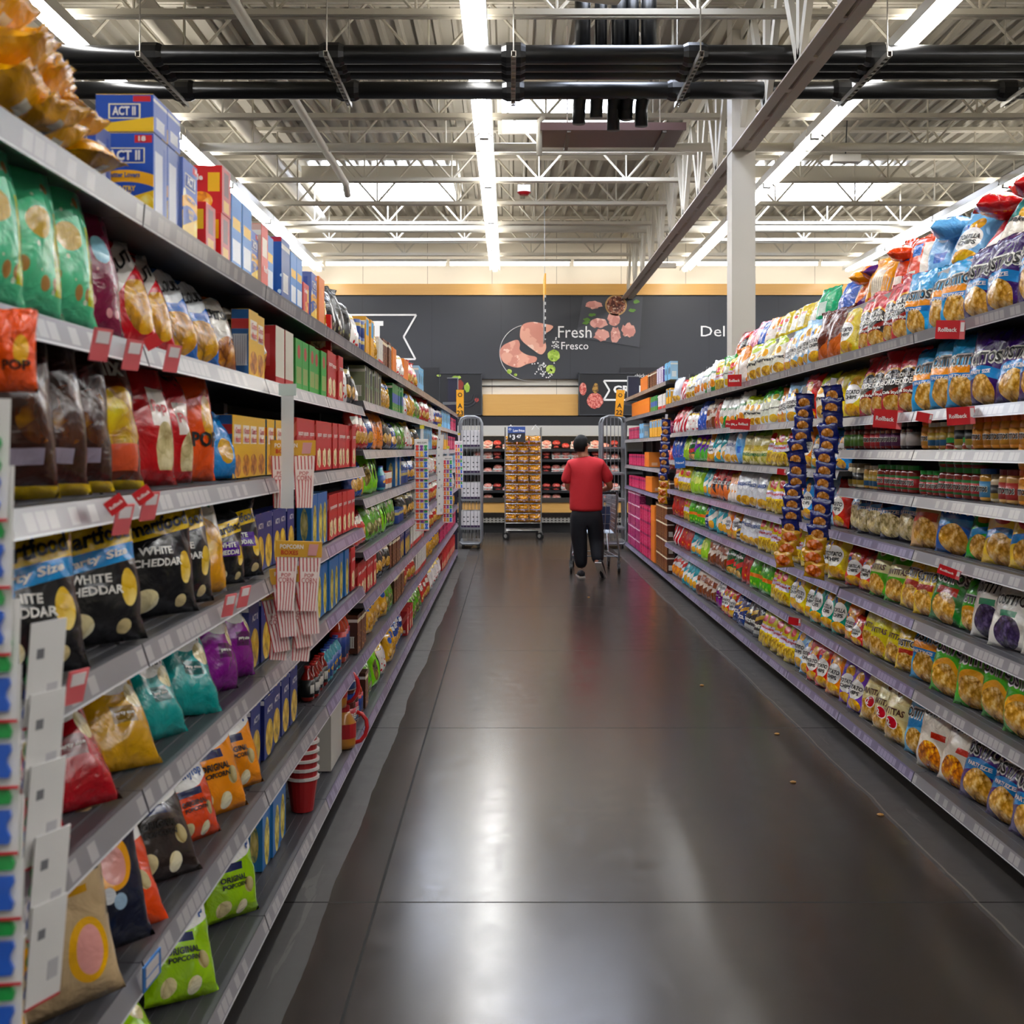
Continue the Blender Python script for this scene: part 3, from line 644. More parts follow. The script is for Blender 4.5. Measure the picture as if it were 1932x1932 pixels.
def gpop(code, desc, c): design(code, 'bag', 'popcorn_bag', desc, (.24, .33, .13), c, [('c', -.2, .86, .6, .12, 5, PC), ('e', .05, .68, .62, .17, 'e9e6e2'), ('e', -.5, .82, .16, .04, '2a5ea8'), ('r', -.15, .45, .28, .42, tuple(x * .35 for x in hx(c)[:3])), ('c', .6, .5, .25, .1, 4, PC)], [('POPCORN', .05, .66, 1.05, .1, K_), ('party size', .15, .35, .5, .035, W_)])
gpop('pr', 'red popcorn bag with white oval', 'a8131f'); gpop('pn', 'tan popcorn bag with white oval', 'c2953f'); gpop('pt', 'teal popcorn bag with white oval', '1d8f8c'); gpop('pp', 'purple popcorn bag with white oval', '7c2480')
def skin(code, desc, c, top='e4e2de', name='popcorn_bag', dims=(.25, .32, .12)): design(code, 'bag', name, desc, dims, c, [('b', .56, 1.2, top, .05, .1), ('c', .5, .3, .2, .08, 3, PC), ('c', -.5, .12, .22, .08, 3, PC), ('c', .2, .1, .2, .07, 3, PC), ('r', -.7, .3, .48, .56, '2b3152')], [('SkinnyPop', -.05, .72, 1.5, .14, BL, None, .05), ('ORIGINAL', -.1, .40, 1.0, .06, K_), ('POPCORN', -.1, .33, .9, .045, K_)])
skin('kg', 'lime green popcorn bag with white top', '93c11f'); skin('ko', 'orange popcorn bag with white top', 'e88a14'); skin('kr', 'red orange popcorn bag with white top', 'dd4314'); skin('kb', 'black brown popcorn bag with white top', '2a211f')
plain_('kgs', 'small lime green popcorn bag lying on the base shelf', '93c11f', [('c', .5, .6, .25, .12, 3, PC), ('c', -.5, .3, .25, .12, 3, PC), ('c', .3, .2, .22, .1, 3, PC)], [('POP', 0, .8, .8, .1, K_)], name='popcorn_bag', dims=(.24, .26, .12))
plain_('ptn', 'tall beige popcorn bag with yellow sun emblem', 'b6a184', [('e', .5, .30, .34, .17, 'dda52a'), ('e', .52, .30, .22, .13, 'dfa9a4'), ('e', -.35, .36, .2, .08, 'dda040'), ('e', -.2, .22, .12, .05, 'e6ddd0'), ('r', -.5, .6, .60, .64, 'b88628')], [('POPCORN', 0, .72, 1.6, .1, W_, K_, .06)], name='popcorn_bag', dims=(.27, .36, .11))
plain_('pnv', 'navy popcorn bag with golden emblem', '1a1e30', [('e', .2, .62, .5, .2, 'e09a28'), ('e', .25, .6, .3, .14, 'dca6a0'), ('e', -.5, .5, .2, .07, 'e08a30'), ('e', 0, .4, .16, .06, 'd4d6da'), ('e', .25, .34, .16, .06, '9fb4c8')], name='popcorn_bag', dims=(.22, .30, .11))
plain_('gka', 'green kettle corn bag with tan roundel', '6fc49a', [('s', 4, .2, 'a8845c', .1, .9), ('s', 7, .14, 'd8e4d0', .1, .9), ('e', .3, .42, .24, .075, 'c9ac6a'), ('b', .92, 1.1, '6f9a2a'), ('r', .7, 2, .1, .5, 'b4bb2a'), ('r', -2, -.72, .1, .6, '8f8460')], name='popcorn_bag', dims=(.28, .38, .14))
plain_('mar', 'maroon kettle corn bag with pale blue shield', '7c2a44', [('s', 4, .18, 'd4a0a4', 0, .8), ('e', .3, .5, .26, .09, '9fc9d8'), ('b', .93, 1.1, '6a3038')], name='popcorn_bag', dims=(.24, .37, .13))
plain_('cut', 'red and white crunchy snack mix bag', 'c8202a', [('b', .5, .8, 'e6e2dc', .3), ('c', .3, .3, .6, .22, 5, {'cols': ('8a5a1a', 'd8a04a', 'f0cc88')})], [('CUT', 0, .66, .9, .12, K_, None, .2)], dims=(.22, .31, .12))
plain_('clo', 'blue and white popped corn snack bag', '2a6ec4', [('b', .45, .85, 'dfe2e4', .2), ('c', .1, .22, .7, .2, 5, {'cols': ('7a5210', 'd0963a', 'f0c880')}), ('r', -.2, .6, .42, .5, '2a6ec4')], [('CLOUD', 0, .66, 1.3, .12, K_, None, .1)], dims=(.22, .30, .12))
plain_('cre', 'brown and white caramel popcorn bag', '9a5220', [('b', .3, .85, 'e4ded4', .1), ('c', .2, .2, .7, .16, 5, {'cols': ('6a3210', 'b8743a', 'e0b070')})], [('CRETOR', 0, .62, 1.4, .12, K_)], dims=(.20, .28, .11))
plain_('dk', 'dark brown candy popcorn bag with yellow ends', '2c1410', [('b', .92, 1.1, 'd9a81c'), ('b', -.1, .06, 'cfae1c'), ('c', .4, .42, .4, .16, 6, {'cols': ('1c0c08', '4a2412', '8a6020')}), ('r', -.2, .5, .16, .24, '8a8290')], dims=(.26, .36, .13))
plain_('dk2', 'brown candy popcorn bag with golden picture', '5c2414', [('b', .93, 1.1, '4a4a1a'), ('c', .3, .42, .55, .2, 4, {'cols': ('8a3a10', 'c8a02c', 'e8d870')}), ('r', 0, .7, .1, .26, 'd87a6a'), ('b', -.1, .05, 'd8b81c')], [('Mix', .2, .76, .8, .14, W_)], dims=(.26, .37, .13))
plain_('brg', 'glossy brown and golden bag lying on its side', '5a1d10', [('b', .74, 1.1, 'd99a16', .1), ('r', -.2, .2, .8, .9, 'ddd8c8'), ('s', 3, .2, '8a2a10', 0, .7)], dims=(.24, .33, .13))
plain_('rpo', 'red popcorn bag with white panel', 'bf1d22', [('r', .0, .75, .42, .72, 'ece4dc'), ('c', .5, .26, .4, .2, 6, {'cols': ('8a7a55', 'd0c39a', 'ece2c2')}), ('b', -.1, .1, 'b01a1e')], [('Pop', .35, .56, .6, .12, RD)], name='popcorn_bag', dims=(.22, .34, .12))
plain_('opo', 'orange candy popcorn bag with black lettering', 'e4501a', [('e', .5, .5, .3, .18, 'dba43a')], [('POP', .3, .32, 1.1, .12, K_)], name='popcorn_bag', dims=(.22, .36, .12))
plain_('bsm', 'small blue snack bag', '2a86cc', [('e', 0, .4, .5, .2, 'd0a860')], dims=(.16, .2, .08))
plain_('blk', 'black crinkled coffee snack bag', '1a1a1c', [('s', 4, .2, '8a8a6a', 0, 1)], dims=(.2, .26, .1))
plain_('grv', 'grass green seed pouch', '5a9a2c', [('c', 0, .3, .6, .16, 5, {'cols': ('2a2a14', '6a6a3a', 'c0b88a')}), ('e', 0, .75, .3, .08, 'd8e0b0')], name='nut_pouch', dims=(.17, .23, .08))
plain_('ypb', 'yellow nut pouch', 'd8a018', [('c', 0, .3, .6, .16, 5, CH), ('e', 0, .7, .5, .1, '2456a4')], name='nut_pouch', dims=(.17, .23, .08))
plain_('rpb', 'red nut pouch', 'b8261e', [('c', 0, .28, .6, .16, 5, CH), ('r', -.6, .6, .6, .8, 'ece4d4')], name='nut_pouch', dims=(.16, .22, .08))
plain_('wpb', 'white sweets pouch with red hearts', 'e2dcd6', [('s', 5, .25, 'c8242c', 0, .7), ('b', .8, .95, 'd8b030')], name='nut_pouch', dims=(.18, .22, .08))
plain_('bpb', 'blue nut pouch', '1d3f8a', [('c', 0, .3, .6, .16, 5, CH), ('r', -.6, .6, .65, .8, 'dfe2e6')], name='nut_pouch', dims=(.16, .22, .08))
plain_('kpb', 'black nut pouch', '1c1a1a', [('c', 0, .3, .6, .16, 5, CH), ('b', .7, .82, 'b0a070')], name='nut_pouch', dims=(.16, .22, .08))
plain_('lim', 'tall neon lime pistachio bag', '7ccc1a', [('c', -.35, .4, .4, .25, 7, {'cols': ('3a2a10', '7a6a3a', 'b09a60')})], [('PISTACHIOS', .45, .5, .25, .5, K_)], name='nut_pouch', dims=(.2, .26, .09))
plain_('orp', 'orange peanut bag with black lettering', 'e8801a', [('s', 9, .3, '5a2a10', .15, .7)], name='nut_pouch', dims=(.17, .26, .08))
# cartons
def carton(code, desc, c, dims, layers=(), tl=(), side=None, sl=None, name='snack_box'):
    kw = {}
    if side: kw['side'] = side
    if sl is not None: kw['sl'] = sl
    design(code, 'box', name, desc, dims, c, list(layers), list(tl), **kw)
PB = [('b', -.1, .22, 'e3ba3a', .1), ('c', -.75, .5, .2, .12, 4, PC), ('c', .75, .12, .3, .16, 4, {'cols': ('a8842a', 'e8c860', 'faeeb0')}), ('b', .42, .56, 'e9a91c', 0, -.06), ('r', -.7, .7, .64, .82, 'e9e2c0'), ('r', -.66, .66, .65, .81, '1d3f94'), ('r', .35, .95, .88, .97, 'c4262c')]
carton('act', 'blue and yellow popcorn carton with white logo', '1f4aa6', (.13, .19, .105), PB, [('ACT II', 0, .73, 1.1, .12, W_), ('Butter Lovers', 0, .50, 1.1, .06, BL), ('PANTRY', 0, .34, .8, .06, YE), ('PACK', 0, .27, .55, .06, YE), ('18', .62, .925, .25, .06, W_)], side='5a6fae', sl=[('r', -.75, .3, .05, .8, 'd5d6de'), ('r', .4, .7, .1, .9, '2f4fa4')], name='popcorn_carton')
carton('acts', 'short blue and yellow popcorn carton with white logo', '1f4aa6', (.13, .085, .105), [('b', -.1, .3, 'e3ba3a', .1), ('r', -.55, .55, .35, .75, 'e9e2c0'), ('r', -.5, .5, .38, .72, '1d3f94'), ('r', .3, .9, .8, .95, 'c4262c')], [('ACT II', 0, .55, .8, .24, W_)], side='4a5fae', name='popcorn_carton')
carton('orv', 'red popcorn carton with white script', 'c41f24', (.13, .13, .10), [('r', .4, .9, .45, .85, 'e5b52a'), ('c', .1, .25, .5, .2, 5, {'cols': ('a8482a', 'e8a860', 'faeeb0')})], [('Orville', -.3, .75, 1.0, .13, W_)], side='c23428', sl=[('r', -.5, .5, .4, .9, '6a1a18'), ('r', -.6, .6, .05, .3, 'e2a82a')], name='popcorn_carton')
carton('orw2', 'pale red popcorn carton', 'd0483c', (.10, .20, .14), [('r', -.7, .7, .5, .8, 'e8d8c8')], [('Red', 0, .3, 1, .1, W_)], side='d8b4a4', name='popcorn_carton')
carton('blb', 'light blue popcorn carton', '3b7ec4', (.12, .21, .14), [('r', -.8, .8, .55, .7, 'e8b83a'), ('r', -.8, .8, .1, .4, 'dfe4ea')], side='9db4d6', sl=[('r', -.7, .1, .1, .9, 'e6e8ec'), ('r', .3, .7, .2, .7, 'd9a83a')], name='popcorn_carton')
carton('sec', 'blue carton with red top edge and yellow lettering', '1f4f9c', (.16, .20, .14), [('b', .92, 1.1, 'a81f3a'), ('s', 6, .22, 'cfe0ee', 0, .5)], [('SECRET', -.2, .75, 1.4, .14, YE, None, .1)], name='popcorn_carton')
carton('orb', 'bright orange snack carton', 'ea7a18', (.14, .20, .16), [('e', .2, .7, .2, .1, 'f2a860')], side='e88428', sl=[('r', -.5, .5, .1, .3, 'f0b890')])
carton('cnm', 'yellow caramel popcorn box with red and white logo', 'dbab2c', (.13, .20, .055), [('c', 0, .2, .8, .18, 5, {'cols': ('6a3210', 'b8743a', 'e0b070')}), ('r', -.7, .7, .55, .85, 'e9e0d4')], [('Crunch', 0, .76, 1.1, .1, RD), ('Munch', 0, .62, 1.0, .1, RD)], side='25609c', sl=[('r', -.8, .8, .14, .62, 'cfd4dc'), ('t', 8, .2, '6a7a9a', .16, .6), ('b', .7, .85, 'c8302c')], name='caramel_corn_box')
carton('red', 'red popcorn carton', 'bf1c1e', (.15, .215, .06), [('r', -.6, .6, .1, .4, 'e8d0a0'), ('c', .1, .25, .5, .2, 5, PC)], [('popcorn', 0, .7, 1.4, .1, W_)], side='b5201e', sl=[('r', -.5, .5, .1, .22, 'e8c8b8'), ('b', .5, .75, 'd86a5a', .2)], name='popcorn_carton')
carton('rwt', 'red and white popcorn carton with vertical logo', 'd8d2c4', (.15, .20, .06), [('b', .0, .12, 'b8282a')], side='c01c22', sl=[('r', -.5, .3, .3, .85, 'd8444a')], name='popcorn_carton')
carton('gnb', 'green popcorn carton with red round seal', '2f9a3a', (.15, .21, .07), [('e', 0, .75, .45, .14, 'b8302a'), ('r', -.7, .7, .12, .45, '8a9a5a')], side='3a9a44', sl=[('e', 0, .78, .5, .1, 'b8302a'), ('r', -.4, .4, .1, .5, 'bcc8a0')], name='popcorn_carton')
carton('nvb', 'navy popcorn carton with golden popcorn picture', '17276e', (.15, .21, .08), [('c', .1, .3, .8, .3, 4, {'cols': ('8a6a1a', 'd8b04a', 'f0dc90')})], [('ACT II', 0, .78, 1.1, .1, W_)], side='15226a', sl=[('b', .9, .97, 'e0e0e8'), ('r', -.4, .5, .2, .3, '8a86b0')], name='popcorn_carton')
carton('bnb', 'blue popcorn carton with yellow picture', '1c64a8', (.14, .22, .06), [('c', .1, .4, .6, .4, 4, {'cols': ('8a7a2a', 'd8c46a', 'f0e4a0')})], side='2474b4', sl=[('c', 0, .45, .5, .3, 4, {'cols': ('5a7a6a', 'c8b86a', 'e8dca0')})], name='popcorn_carton')
carton('pst', 'black pistachio box with green lettering', '101210', (.13, .20, .09), [('e', -.5, .9, .2, .06, 'e8e8e4'), ('r', .7, 2, 0, 1, 'b9c0a0')], [('PISTACHIOS', 0, .45, 1.4, .09, GR)], side='8d9474', name='nut_box')
carton('wht', 'white nut carton', 'd9d6ce', (.14, .18, .09), [('s', 5, .22, '3a5aa4', .4, .9), ('b', 0, .2, 'c8302c')], side='d4cfc4')
carton('yel', 'yellow snack carton with blue picture', 'e8a81c', (.15, .22, .09), [('r', -.7, .7, .55, .95, '3f9ad0'), ('s', 5, .2, 'b83a1c', .1, .45)], side='d89a1c')
carton('ggr', 'green and blue nut carton', '2a8a44', (.14, .19, .09), [('b', .3, .65, '2a5aa8'), ('s', 6, .2, 'e0a24a', 0, .25)], side='2c8448')
carton('pnk', 'pink snack carton with dark drawings', 'c43a62', (.13, .17, .09), [('s', 4, .22, 'e8b0b4', 0, .6), ('b', .7, .85, '8a1f4a')], side='b8305a', sl=[('s', 5, .26, 'e0a0ac', .1, .6), ('b', .68, .9, '7a1a3c'), ('r', -.7, .7, .72, .86, 'e8c0c8')], name='cracker_box')
carton('mag', 'magenta cereal bar carton', '9a2260', (.13, .17, .09), [('s', 5, .22, 'd89a7a', 0, .7), ('b', .7, .8, 'e0c8d0')], side='8a2058', sl=[('s', 5, .26, 'c87a8c', .1, .6), ('b', .66, .9, 'd8a0b8'), ('r', -.6, .6, .70, .84, '5a1438')], name='cracker_box')
carton('brb', 'brown cracker box', '6a3a22', (.13, .2, .09), [('s', 5, .24, 'd8b07a', 0, .6), ('b', .8, .9, 'e8dcc0')], side='4a2818', name='cracker_box')
carton('lbb', 'pale blue cracker carton with dark picture', '8fc0e0', (.14, .22, .09), [('e', .1, .5, .5, .2, '2a2a30')], side='9cc4dc', name='cracker_box')
carton('prb', 'purple and white cracker carton', 'cfc6d0', (.14, .20, .09), [('s', 5, .24, '4a2a5a', .1, .9)], side='5a3a8a', name='cracker_box')
# jars and tins
def jar(code, desc, c, lid, lab, tl=(), dims=(.082, .13), name='dip_jar', layers=(), kind='jar', **kw): design(code, kind, name, desc, (dims[0], dims[1], dims[0]), c, [], list(tl), lid=lid, **kw); DES[code]['bg'] = c; DES[code]['labc'] = lab; DES[code]['lay'] = list(layers)
TJ = [('TOSTITOS', 0, .5, 1.25, .3, K_, W_)]
jar('jo', 'orange cheese dip jar with orange lid', 'f09a28', 'ee6a1c', 'f2a832', TJ); jar('jr', 'red salsa jar with red lid', '942018', 'c81c28', 'c82e30', TJ)
jar('jp', 'red salsa jar with purple lid', '7a1c1a', '4a2068', '6a2a5a', TJ); jar('jg', 'green labelled salsa jar with dark lid', '5a1c14', '1a2a1c', '5a8a2c')
jar('jy', 'yellow dip jar with cream lid', 'c8983a', 'd8d0b8', 'b89a2c', layers=[('b', 0, .45, '2a6a9a')]); jar('jw', 'white dip jar with black label', 'd9cba8', '8a7a5a', '1e1e1e', layers=[('b', 0, .4, 'c8a83a')])
jar('js', 'salsa jar with green lid', '8a2418', '23a444', 'cc2a30', TJ, layers=[('b', .82, 1.1, '2f8a44'), ('b', -.1, .15, '3a8a44')]); jar('jb', 'cheese dip jar with blue lid', 'dca23a', '2a6ec0', '58a4d8', TJ)
jar('jd', 'creamy dip jar with dark red lid', 'd4a45c', '8a1c28', 'c83a34', TJ); jar('jk', 'dark jam jar with white label', '1c0c14', '1a1418', 'dcd8d4')
jar('crn', 'plastic tub of popcorn kernels with blue lid', '5a140f', '17409c', '24468f', [('BEANS', 0, .6, 1.2, .3, W_)], (.13, .19), 'kernel_jar', [('b', .55, 1.1, 'b02030'), ('b', .0, .06, 'e8e4e4')])
jar('oil', 'red popping oil bottle with blue cap', 'b03018', '1c4aa8', '1f3f90', [], (.085, .25), 'oil_bottle', [('b', .8, 1.1, 'c02428')], kind='bottle')
jar('spc', 'popcorn seasoning shaker with red cap', '8a1a14', 'b01c1c', '1c1c1c', [], (.062, .15), 'seasoning_shaker', [('r', -.3, .4, .2, .7, 'd8d4cc')], kind='bottle')
jar('spb', 'popcorn seasoning shaker with blue cap', '3fa0b4', '1c3f94', '2a5aa8', [], (.062, .15), 'seasoning_shaker', [('s', 4, .3, 'e8b03a', 0, 1)], kind='bottle')
jar('tin', 'blue nut tin', '1f3f86', '2a4a90', '1f3f86', [], (.11, .10), 'nut_tin', [('b', .6, .8, 'b8a050')], kind='can')
jar('ttn', 'white and orange nut tin', 'd8742c', 'c8402c', 'e2ddd4', [], (.095, .12), 'nut_tin', [('b', .3, .6, 'd8642c')], kind='can')
for d in DES.values():
    if 'labc' in d:
        a = Art('paper', .4, 0, coat=.2, aspect=.6); d['m'] = paint(a, d['labc'], d['lay'])

# ------------------------------------------------------------------ stocking the shelves
rnd = random.Random(11)
def YX(x, a): return a * F / abs(x - VX)
def fill(side, z, a, segs, row, yaw=14, lean=9, pf=.84, where=None, jit=1.0):
    """segs: (design, x near, x far) in photo columns; items stand side by side with their fronts to the aisle"""
    for sg in segs:
        code, xs, xe = sg[:3]; W, H, D = DES[code]['dims']; hgt = sg[3] if len(sg) > 3 else 1
        ya, yb = YX(xs, a), YX(xe, a)
        if side < 0: yb = min(yb, 17.03)
        if ya < .9: ya = .9
        bag = DES[code]['kind'] == 'bag'; box = DES[code]['kind'] == 'box'
        pitch = W * (pf if bag else 1.04)
        if not bag and not box: pitch = W * 1.05
        n = max(1, int(round((yb - ya) / pitch))); st = (yb - ya) / n
        for i in range(n):
            y = ya + st * (i + .5); th = R((yaw + rnd.uniform(-8, 8) * jit) if bag else 0); rz = side * (-math.pi / 2) + (th if side > 0 else -th)
            sc = min(1.0, st / pitch) if st < pitch * .98 else 1.0
            sc *= rnd.uniform(.92, 1.03) if bag else 1
            xx = side * (a + (rnd.uniform(-.008, .022) if bag else (rnd.uniform(0, .012))) + D * .5)
            if box and D > .1: xx = side * (a + D * .5)
            big = y < 9
            for lv in range(int(hgt)):
                put(code, xx, y, z + .001 + lv * H * 1.003 * sc, rz, R(lean + rnd.uniform(-4, 5)) if bag else 0, R(rnd.uniform(-3, 3)) if bag else 0, sc, where or ('left' if side < 0 else 'right'), row if hgt == 1 else '%s layer, %s' % (('bottom', 'second', 'third', 'fourth', 'fifth')[lv], row), letters=y < 12.5)
NM = ['bottom', 'second', 'third', 'fourth', 'fifth', 'sixth', 'seventh']
# ---- right side
ra = 1.885
fill(1, 2.14, ra, [('tp', 2150, 1800), ('tb', 1798, 1697), ('otb', 1696, 1600), ('gy', 1600, 1572), ('dbr', 1571, 1535), ('gb', 1533, 1478), ('gr', 1477, 1466), ('nut', 1465, 1400), ('orw', 1399, 1380), ('ng', 1379, 1350), ('sim', 1349, 1322), ('sib', 1321, 1305), ('nut', 1304, 1290), ('rw', 1289, 1277), ('bwc', 1276, 1266)], 'top shelf on the right')
fill(1, 1.78, ra, [('tp', 2150, 1818), ('tb', 1816, 1706), ('otb', 1704, 1603), ('gy', 1600, 1576), ('gy', 1575, 1553), ('nut', 1552, 1530), ('gr', 1528, 1508), ('gb', 1507, 1478), ('go', 1477, 1455), ('ng', 1454, 1425), ('nut', 1424, 1400), ('sim', 1399, 1355), ('rsn', 1354, 1340), ('brw', 1339, 1325), ('blu', 1324, 1312), ('wpb', 1311, 1290), ('rw', 1289, 1266)], 'second shelf from the top on the right')
fill(1, 1.48, ra, [('gl', 1575, 1548), ('gt', 1547, 1520), ('go', 1519, 1488), ('yl', 1487, 1438), ('ming', 1437, 1396), ('lb', 1395, 1385), ('bwc', 1384, 1362), ('teal', 1361, 1340), ('go', 1339, 1326), ('mix', 1325, 1308), ('dgb', 1307, 1297), ('lime', 1296, 1285), ('blu', 1284, 1266)], 'right shelf at eye level')
fill(1, 1.14, ra, [('gr', 1578, 1555), ('gb', 1554, 1520), ('gl', 1519, 1500), ('yl', 1499, 1438), ('bwc', 1437, 1388), ('orw', 1387, 1366), ('rb', 1365, 1335), ('teal', 1334, 1320), ('lime', 1319, 1296), ('yl', 1295, 1280), ('veg', 1279, 1266)], 'fourth shelf from the floor on the right, beyond the jars')
fill(1, .83, ra, [('gy', 1575, 1520), ('yw', 1519, 1500), ('yl', 1499, 1425), ('bwc', 1424, 1390), ('kpr', 1389, 1384), ('go', 1383, 1366), ('teal', 1365, 1335), ('bpr', 1334, 1325), ('gsn', 1324, 1300), ('yl', 1299, 1285), ('rsn', 1284, 1266)], 'third shelf from the floor on the right, beyond the jars')
fill(1, 1.14, ra, [('trc', 2150, 1935), ('tyb', 1934, 1840), ('tgc', 1838, 1806), ('tc', 1804, 1750), ('trc', 1748, 1700), ('pit', 1698, 1584)], 'shelf below the jars on the right', lean=12)
fill(1, .825, ra, [('tw', 2150, 1812), ('tg', 1811, 1785), ('tdg', 1784, 1738), ('ty', 1737, 1682), ('sg', 1681, 1622), ('grt', 1620, 1582)], 'third shelf from the floor near the right picture edge', lean=15)
fill(1, .505, ra, [('tg', 2150, 1742), ('tb', 1741, 1694), ('ty', 1693, 1672), ('sy', 1671, 1608), ('grt', 1607, 1592), ('go', 1591, 1577), ('gt', 1576, 1520), ('gy', 1519, 1490), ('gl', 1489, 1475), ('yl', 1474, 1442), ('gsn', 1441, 1410), ('rsn', 1409, 1392), ('dgb', 1391, 1366), ('brw', 1365, 1330), ('lime', 1329, 1315), ('teal', 1314, 1300), ('rsn', 1299, 1280), ('rw', 1279, 1266)], 'second shelf from the floor on the right', lean=14)
fill(1, .125, ra, [('tp', 2150, 1795), ('twf', 1794, 1722), ('tl', 1720, 1686), ('sc', 1684, 1606), ('gp', 1604, 1570), ('go', 1569, 1546), ('gr', 1545, 1515), ('gb', 1514, 1486), ('yl', 1485, 1425), ('kpr', 1424, 1396), ('bpr', 1395, 1373), ('gr', 1372, 1352), ('pp', 1351, 1338), ('brw', 1337, 1308), ('teal', 1307, 1285), ('veg', 1284, 1262)], 'bottom shelf on the right', lean=16)
fill(1, 1.602, ra + .03, [('jo', 2150, 1827), ('jw', 1825, 1792), ('jy', 1790, 1742), ('jo', 1741, 1728)], 'upper jar shelf on the right')
fill(1, 1.602, ra + .03, [('jk', 1716, 1692), ('jp', 1684, 1654), ('jr', 1653, 1624), ('jg', 1623, 1588)], 'upper jar shelf on the right')
fill(1, 1.389, ra + .03, [('jo', 2150, 1910, 2), ('jd', 1908, 1872), ('jw', 1870, 1856), ('jb', 1855, 1839), ('js', 1838, 1762, 2), ('js', 1760, 1728)], 'lower jar shelf on the right')
fill(1, 1.389, ra + .03, [('js', 1716, 1650), ('jy', 1648, 1622), ('jw', 1620, 1592)], 'lower jar shelf on the right')
# far cartons on the right
cs = ['pnk', 'mag', 'orb', 'brb']
for z, sq in ((2.42, [('lbb', 1264, 1252), ('prb', 1250, 1238), ('brb', 1237, 1222), ('orb', 1221, 1208)]), (2.10, [('yel', 1264, 1256), ('wht', 1255, 1240), ('ggr', 1239, 1226), ('orb', 1225, 1192)]),
              (1.762, [('mag', 1264, 1255), ('yel', 1252, 1225), ('lbb', 1213, 1205), ('pnk', 1204, 1186)]), (1.362, [('rsn', 1262, 1250), ('orb', 1224, 1216), ('pnk', 1215, 1186)]), (1.032, [('brb', 1262, 1246), ('orb', 1230, 1218), ('pnk', 1217, 1186)]),
              (.125, [('brb', 1258, 1236, 4), ('orb', 1234, 1227, 4), ('pnk', 1226, 1207, 4), ('mag', 1206, 1184, 5)])):
    fill(1, z, 1.87, sq, 'far end shelf %s on the right' % ('at the top' if z > 2.3 else 'second from the top' if z > 2 else 'just above eye level' if z > 1.7 else 'below eye level' if z > 1.3 else 'at waist height' if z > 1 else 'by the floor'))
# overstock on the raised top shelf
for i, (code, x, dz, rz, lean, roll, sc) in enumerate([('bkt', 1960, 0, 20, 20, 0, 1.1), ('bkt', 1905, .02, 25, 25, 10, 1.1), ('rw', 1862, .0, 20, 28, 14, 1.1), ('gc', 1812, 0, 20, 20, 4, 1.05), ('lb', 1755, 0, 25, 14, -4, 1.1), ('orr', 1712, 0, 25, 12, -4, 1.08), ('orr', 1685, 0, 25, 12, 4, 1.08), ('yor', 1648, 0, 25, 14, 2, 1.0), ('por', 1618, 0, 20, 20, 12, 1), ('yw', 1608, -.0, 10, 10, 0, .8), ('blu', 1580, 0, 20, 15, 4, 1.0), ('grn', 1548, 0, 22, 12, -3, 1.0),
        ('yw', 1520, 0, 18, 14, 3, 1), ('yw', 1503, 0, 18, 14, 0, 1), ('yw', 1488, 0, 18, 14, -3, 1), ('yw', 1474, 0, 18, 14, 0, 1), ('yl', 1460, 0, 18, 14, 0, 1), ('orw', 1446, 0, 18, 14, 0, 1), ('blu', 1434, 0, 18, 14, 0, .9), ('pk', 1422, 0, 18, 12, 0, 1.1), ('pk', 1411, 0, 18, 12, 0, .95), ('go', 1401, 0, 18, 12, 0, .9), ('rb', 1392, 0, 18, 12, 0, 1.05), ('rw', 1384, 0, 18, 12, 0, .8)]):
    y = YX(x, 2.06); put(code, 2.10 + rnd.uniform(-.02, .03), y, 2.421 + dz, -math.pi / 2 + R(rz), R(lean + 6), R(roll), sc * .86, 'right', 'raised top shelf above the right shelving')
for code, x, zz, sc in (('rdl', 1890, 2.655, .85), ('lb', 1800, 2.655, .85), ('orr', 1705, 2.65, .7), ('por', 1655, 2.62, .75), ('yor', 1632, 2.62, .75), ('rdl', 1965, 2.66, .85)):
    y = YX(x, 2.1); c = put(code, 2.10, y, zz, -math.pi / 2 + R(60), 0, 0, sc, 'right', 'pile lying across the raised top shelf'); c.rotation_euler = (R(-84), 0, -math.pi / 2 + R(70))
fill(1, 2.14, 1.87, [('yl', 1381, 1345)], 'raised back row on the right', where='right')

# ---- left side
def L(code, x, z, yaw=20, lean=12, roll=0, sc=1.0, a=.83, row='', letters=True):
    y = YX(x, a); put(code, -a - DES[code]['dims'][2] * .2, y, z + .002, math.pi / 2 - R(yaw), R(lean), R(roll), sc, 'left', row, letters)
TOPL = 'top shelf on the left'
for i in range(14):
    lv, k = divmod(i, 4); x = (-60, 5, 62, 112)[k] - lv * 8; y = YX(x, .86); sc = .74 - .03 * k
    if lv == 3 or (lv == 2 and k == 3): continue
    c = put('brg', -.985 + rnd.uniform(-.02, .02) - .02 * (lv > 1), y, 2.16 + lv * .06 - .004 * k, 0, 0, 0, sc, 'left', 'pile lying on the top left shelf'); c.rotation_euler = (R(86), R(rnd.uniform(-8, 8)), R(90 + rnd.uniform(-12, 18)))
L('mar', 160, 2.118, 30, 38, 0, .5, row=TOPL); put('act', -.93, 2.50, 2.119, 0, 0, 0, .9, 'left', TOPL)
for i in range(2):
    put('act', -.862, 2.66 + i * .108, 2.119, 0, 0, 0, 1, 'left', 'stack on the near top left shelf'); put('acts', -.862, 2.66 + i * .108, 2.119 + .191, 0, 0, 0, 1, 'left', 'stack on the near top left shelf')
fill(-1, 2.118, .79, [('act', 343, 374)], TOPL, yaw=0)
put('orv', -.86, 3.10, 2.119, 0, 0, 0, 1, 'left', TOPL); put('orv', -.855, 3.24, 2.119, 0, 0, 0, 1, 'left', TOPL); put('orv', -.855, 3.25, 2.119 + .131, 0, 0, 0, 1, 'left', TOPL)
